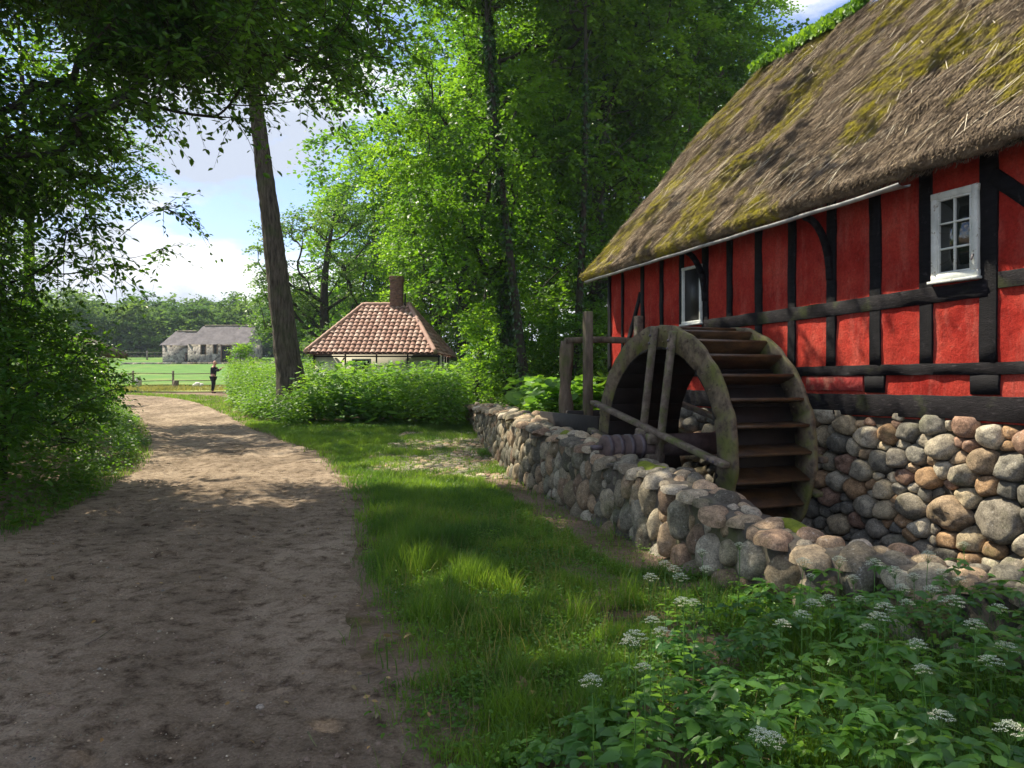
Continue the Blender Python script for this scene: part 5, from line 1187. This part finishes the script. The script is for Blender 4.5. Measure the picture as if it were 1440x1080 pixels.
# flowering umbels
FL = [(1040,768),(935,795),(948,803),(957,815),(987,778),(993,803),(915,815),(893,900),(917,875),(931,893),(886,907),(1130,793),(1140,812),(1165,845),(1143,852),(1128,868),(1210,845),(1245,858),(1236,872),(1305,783),(1285,812),(1268,830),(1325,808),(1310,832),(1350,818),(1370,882),(1415,915),(1290,910),(1297,945),(1323,1012),(1070,1037),(1420,1030),(905,942),(975,850),(1258,805),(1405,860),(1200,815),(1100,880),(1180,790),(1340,850),(1355,768),(960,850),(1085,1045),(1230,795),(1220,885),(1275,850),(832,962),(1393,935)]
def umbel(b, c, r, rng, st):
    for k in range(16):
        a = k*2.4; q = r*math.sqrt((k+.5)/16); cc = c+np.array([q*math.cos(a), q*math.sin(a), r*.75*(1-(q/r)**2)])
        st.tube([c-[0, 0, r*.9], cc-[0, 0, .004]], [.0009, .0007], 3, cap=False)
        m_ = 16; d = nrm(np.stack([np.cos(np.arange(m_)*2.4), np.sin(np.arange(m_)*2.4), np.full(m_, .25)], 1)); off = np.sqrt((np.arange(m_)+.5)/m_)*r*.26
        P_ = cc+d*off[:, None]*[1, 1, .3]+[0, 0, .002]; V, F = leaves(P_, d+rng.normal(0, .3, d.shape), np.array([0, 0, 1.])+rng.normal(0, .3, d.shape), r*.12, 'petal'); b.add(V, *F)
LBL = 'white ground elder umbel on a thin green stem in front of the stone wall'
heads = []
for v in range(4):
    rng = np.random.RandomState(200+v); b = B(); st = B(); umbel(b, np.array([0, 0, 0.]), .030+.004*v, rng, st)
    heads.append((b, st))
protos = []
for i, (px, py) in enumerate(FL):
    zf = rs.uniform(.48, .66); D = (EYE-zf)*1080/(py-535); c = at(px, py, D); g_ = float(gz(c[0], c[1])); bx, by = c[0]+rs.normal(0, .05), c[1]+rs.normal(0, .04)
    if g_ < -.3: bx = wallx(c[1])-.1; g_ = 0
    if i < 8:
        r_ = thing('umbel_flower', c, LBL, 'flower', 'white umbel flowers along the wall')
        mid = np.array([(bx+c[0])/2+.015, (by+c[1])/2, (g_+c[2])/2])
        rad = (.030, .034, .038, .042)[i % 4]
        b = B(); s0 = np.array([c[0]-(bx-c[0])*0-.03*math.cos(i), c[1]-.03*math.sin(i), c[2]-.62]); q = np.linspace(0, 1, 6)[:, None]
        b.tube((s0*(1-q)+(c-[0, 0, rad*.9])*q)+np.sin(q*3)*[.012, .008, 0], [.003, .0028, .0025, .0022, .002, .0018], 6); b.mesh('stem', M['stem'], r_)
        b, st = heads[i % 4]; V = np.concatenate(b.V)+c; mk('flower_head', V, [np.concatenate(f) for f in b.F.values()], M['petal'], r_)
        V = np.concatenate(st.V)+c; mk('flower_stalks', V, [np.concatenate(f) for f in st.F.values()], M['stem'], r_)
        V, F = leaves(np.array([c-[0, 0, .2+.03*k] for k in range(4)]), np.array([(math.cos(k*1.9+i), math.sin(k*1.9+i), .1) for k in range(4)]), np.tile([0, 0, 1.], (4, 1)), .05, 'big'); mk('leaf_tuft', V, F, M['elder_pale'], r_)
        protos.append(r_)
    else: copy_tree(protos[i % 8], c, rs.uniform(0, 6), rs.uniform(.8, 1.15), LBL, 'white umbel flowers along the wall')

# ================================================================== litter and small things on the road
m_ = 8000; yy_ = 2.2+rs.rand(m_)**1.7*18; ww_ = rs.rand(m_); xx_ = roadL(yy_)*(1-ww_)+roadR(yy_)*ww_+(ww_ > .8)*rs.rand(m_)*.6
r_ = rs.uniform(.002, .009, m_)*(1+(rs.rand(m_) < .03)*1.4)
T = np.array([(0, 0, .8), (1, 0, .1), (.2, .9, .1), (-.8, .5, .1), (-.7, -.6, .1), (.3, -.9, .1)]); Ft = np.array([[0, 1, 2], [0, 2, 3], [0, 3, 4], [0, 4, 5], [0, 5, 1]])
aa = rs.uniform(0, 6.28, m_); cx, sx = np.cos(aa), np.sin(aa)
Vx = xx_[:, None]+r_[:, None]*(T[None, :, 0]*cx[:, None]-T[None, :, 1]*sx[:, None]*.7); Vy = yy_[:, None]+r_[:, None]*(T[None, :, 0]*sx[:, None]+T[None, :, 1]*cx[:, None]*.7)
ez = base(yy_)+.006+(-.03*np.exp(-((ww_-.26)/.08)**2)-.03*np.exp(-((ww_-.74)/.08)**2))+(fbm(xx_*2.2, yy_*2.2, 5)-.5)*.06+(fbm(xx_*9, yy_*7, 5)-.5)*.026
Vz = ez[:, None]-.001+r_[:, None]*T[None, :, 2]
cc = np.array(PAL['grey'])[rs.randint(0, 8, m_)]*rs.uniform(.9, 1.7, (m_, 1))
tag(mk('gravel', np.stack([Vx, Vy, Vz], -1).reshape(-1, 3), (Ft[None]+(np.arange(m_)*6)[:, None, None]).reshape(-1, 3), M['stone'], col=np.repeat(cc, 6, 0), smooth=True), kind='stuff')
m_ = 16000; yy_ = 2.2+rs.rand(m_)**1.8*14; ww_ = rs.rand(m_); xx_ = roadL(yy_)*(1-ww_)+roadR(yy_)*ww_
k = rs.rand(m_) < np.clip((fbm(xx_*1.7, yy_*1.7, 4)-.42)*7, .06, 1); xx_, yy_, ww_ = xx_[k], yy_[k], ww_[k]; m_ = len(xx_)
r_ = rs.uniform(.003, .010, m_)*(1+(rs.rand(m_) < .05)*1.2); aa = rs.uniform(0, 6.28, m_); cx, sx = np.cos(aa), np.sin(aa)
ez = base(yy_)+.006+(-.03*np.exp(-((ww_-.26)/.08)**2)-.03*np.exp(-((ww_-.74)/.08)**2))+(fbm(xx_*2.2, yy_*2.2, 5)-.5)*.06+(fbm(xx_*9, yy_*7, 5)-.5)*.026-.035*np.clip((fbm(xx_*3.1+4, yy_*4.3, 4)-.56)*7, 0, 1)*fbm(xx_*14, yy_*14, 2)
Vx = xx_[:, None]+r_[:, None]*(T[None, :, 0]*cx[:, None]-T[None, :, 1]*sx[:, None]*.7); Vy = yy_[:, None]+r_[:, None]*(T[None, :, 0]*sx[:, None]+T[None, :, 1]*cx[:, None]*.7)
tag(mk('soil_crumbs', np.stack([Vx, Vy, ez[:, None]-.001+r_[:, None]*T[None, :, 2]], -1).reshape(-1, 3), (Ft[None]+(np.arange(m_)*6)[:, None, None]).reshape(-1, 3), M['crumb']), kind='stuff')
def rock(px, py, r, label, name='stone'):
    D = EYE*1080/(py-535); c = at(px, py, D); a = np.arange(12)*2*PI/12; ph = np.linspace(0, PI, 9)
    V = np.stack([np.outer(np.sin(ph), np.cos(a)), np.outer(np.sin(ph), np.sin(a))*.8, np.outer(np.cos(ph), np.ones(12))*.6], -1); V = V*r*(1+.25*(vn3(V*2+px)-.5)[..., None])
    b = B(); b.add(V.reshape(-1, 3)+c+[0, 0, r*.3], [[q*12+j, (q+1)*12+j, (q+1)*12+(j+1) % 12, q*12+(j+1) % 12] for q in range(8) for j in range(12)], col=(.36, .31, .26))
    tag(b.mesh(name, M['stone'], smooth=True, origin=c), label, 'stone')
rock(366, 996, .022, 'smooth grey pebble at the right edge of the dirt road')
rock(1015, 960, .05, 'flat grey stone half hidden among the ground elder leaves')
for (pa, pb, lab) in (((505, 960), (540, 948), 'thin pale twig on the bare soil beside the road'), ((433, 1040), (446, 1062), 'short dark twig at the bottom of the dirt road'), ((120, 915), (160, 890), 'thin twig lying across the left wheel track')):
    q = []
    for px, py in (pa, ((pa[0]+pb[0])/2, (pa[1]+pb[1])/2+2), pb):
        D = EYE*1080/(py-535); c = at(px, py, D); c[2] = .035; q.append(c)
    b = B(); b.tube(q, [.005, .004, .002], 6, rough=.3); tag(b.mesh('twig', M['oldwood'], origin=q[0]), lab, 'twig')
for (px, py, n_, lab) in ((740, 980, 7, 'curled pale dead leaves lying in the short grass'), (560, 905, 4, 'small heap of brown dead leaves at the grass edge')):
    D = EYE*1080/(py-535); c = at(px, py, D); c[2] = .05; V, F = leaves(c+rs.normal(0, .028, (n_, 3))*[2, 1, .3], rs.normal(0, 1, (n_, 3))*[1, 1, .3], rs.normal(0, .5, (n_, 3))+[0, 0, .8], rs.uniform(.04, .07, n_), 'big')
    tag(mk('dead_leaves', V, F, M['deadleaf'], origin=c), lab, 'dead leaves')
m_ = 620; X, Y = rs.uniform(-5, 2, m_), rs.uniform(2.4, 10, m_); k = ((X > roadR(Y)-.3) | (rs.rand(m_) < .3)) & (X < wallx(Y)) & (X > roadL(Y)-.2); X, Y = X[k], Y[k]; V, F = leaves(np.stack([X, Y, gz(X, Y)+.03], 1), rs.normal(0, 1, (len(X), 3))*[1, 1, .2], rs.normal(0, .3, (len(X), 3))+[0, 0, 1], rs.uniform(.015, .04, len(X)), 'big')
tag(mk('leaf_litter', V, F, M['deadleaf']), kind='stuff')

# ================================================================== air over the far meadow
b = B(); b.box((-30, 70, 22), (1, 0, 0), (0, 1, 0), (0, 0, 1), 620, 640, 26)
m = bpy.data.materials.new('haze'); m.use_nodes = True; t = m.node_tree; t.nodes.clear(); out = N(t, 'ShaderNodeOutputMaterial'); pv = N(t, 'ShaderNodeVolumePrincipled')
pv.inputs['Color'].default_value = (.72, .84, 1, 1); pv.inputs['Density'].default_value = .0004; t.links.new(pv.outputs[0], out.inputs['Volume'])
tag(b.mesh('haze', m), kind='stuff')
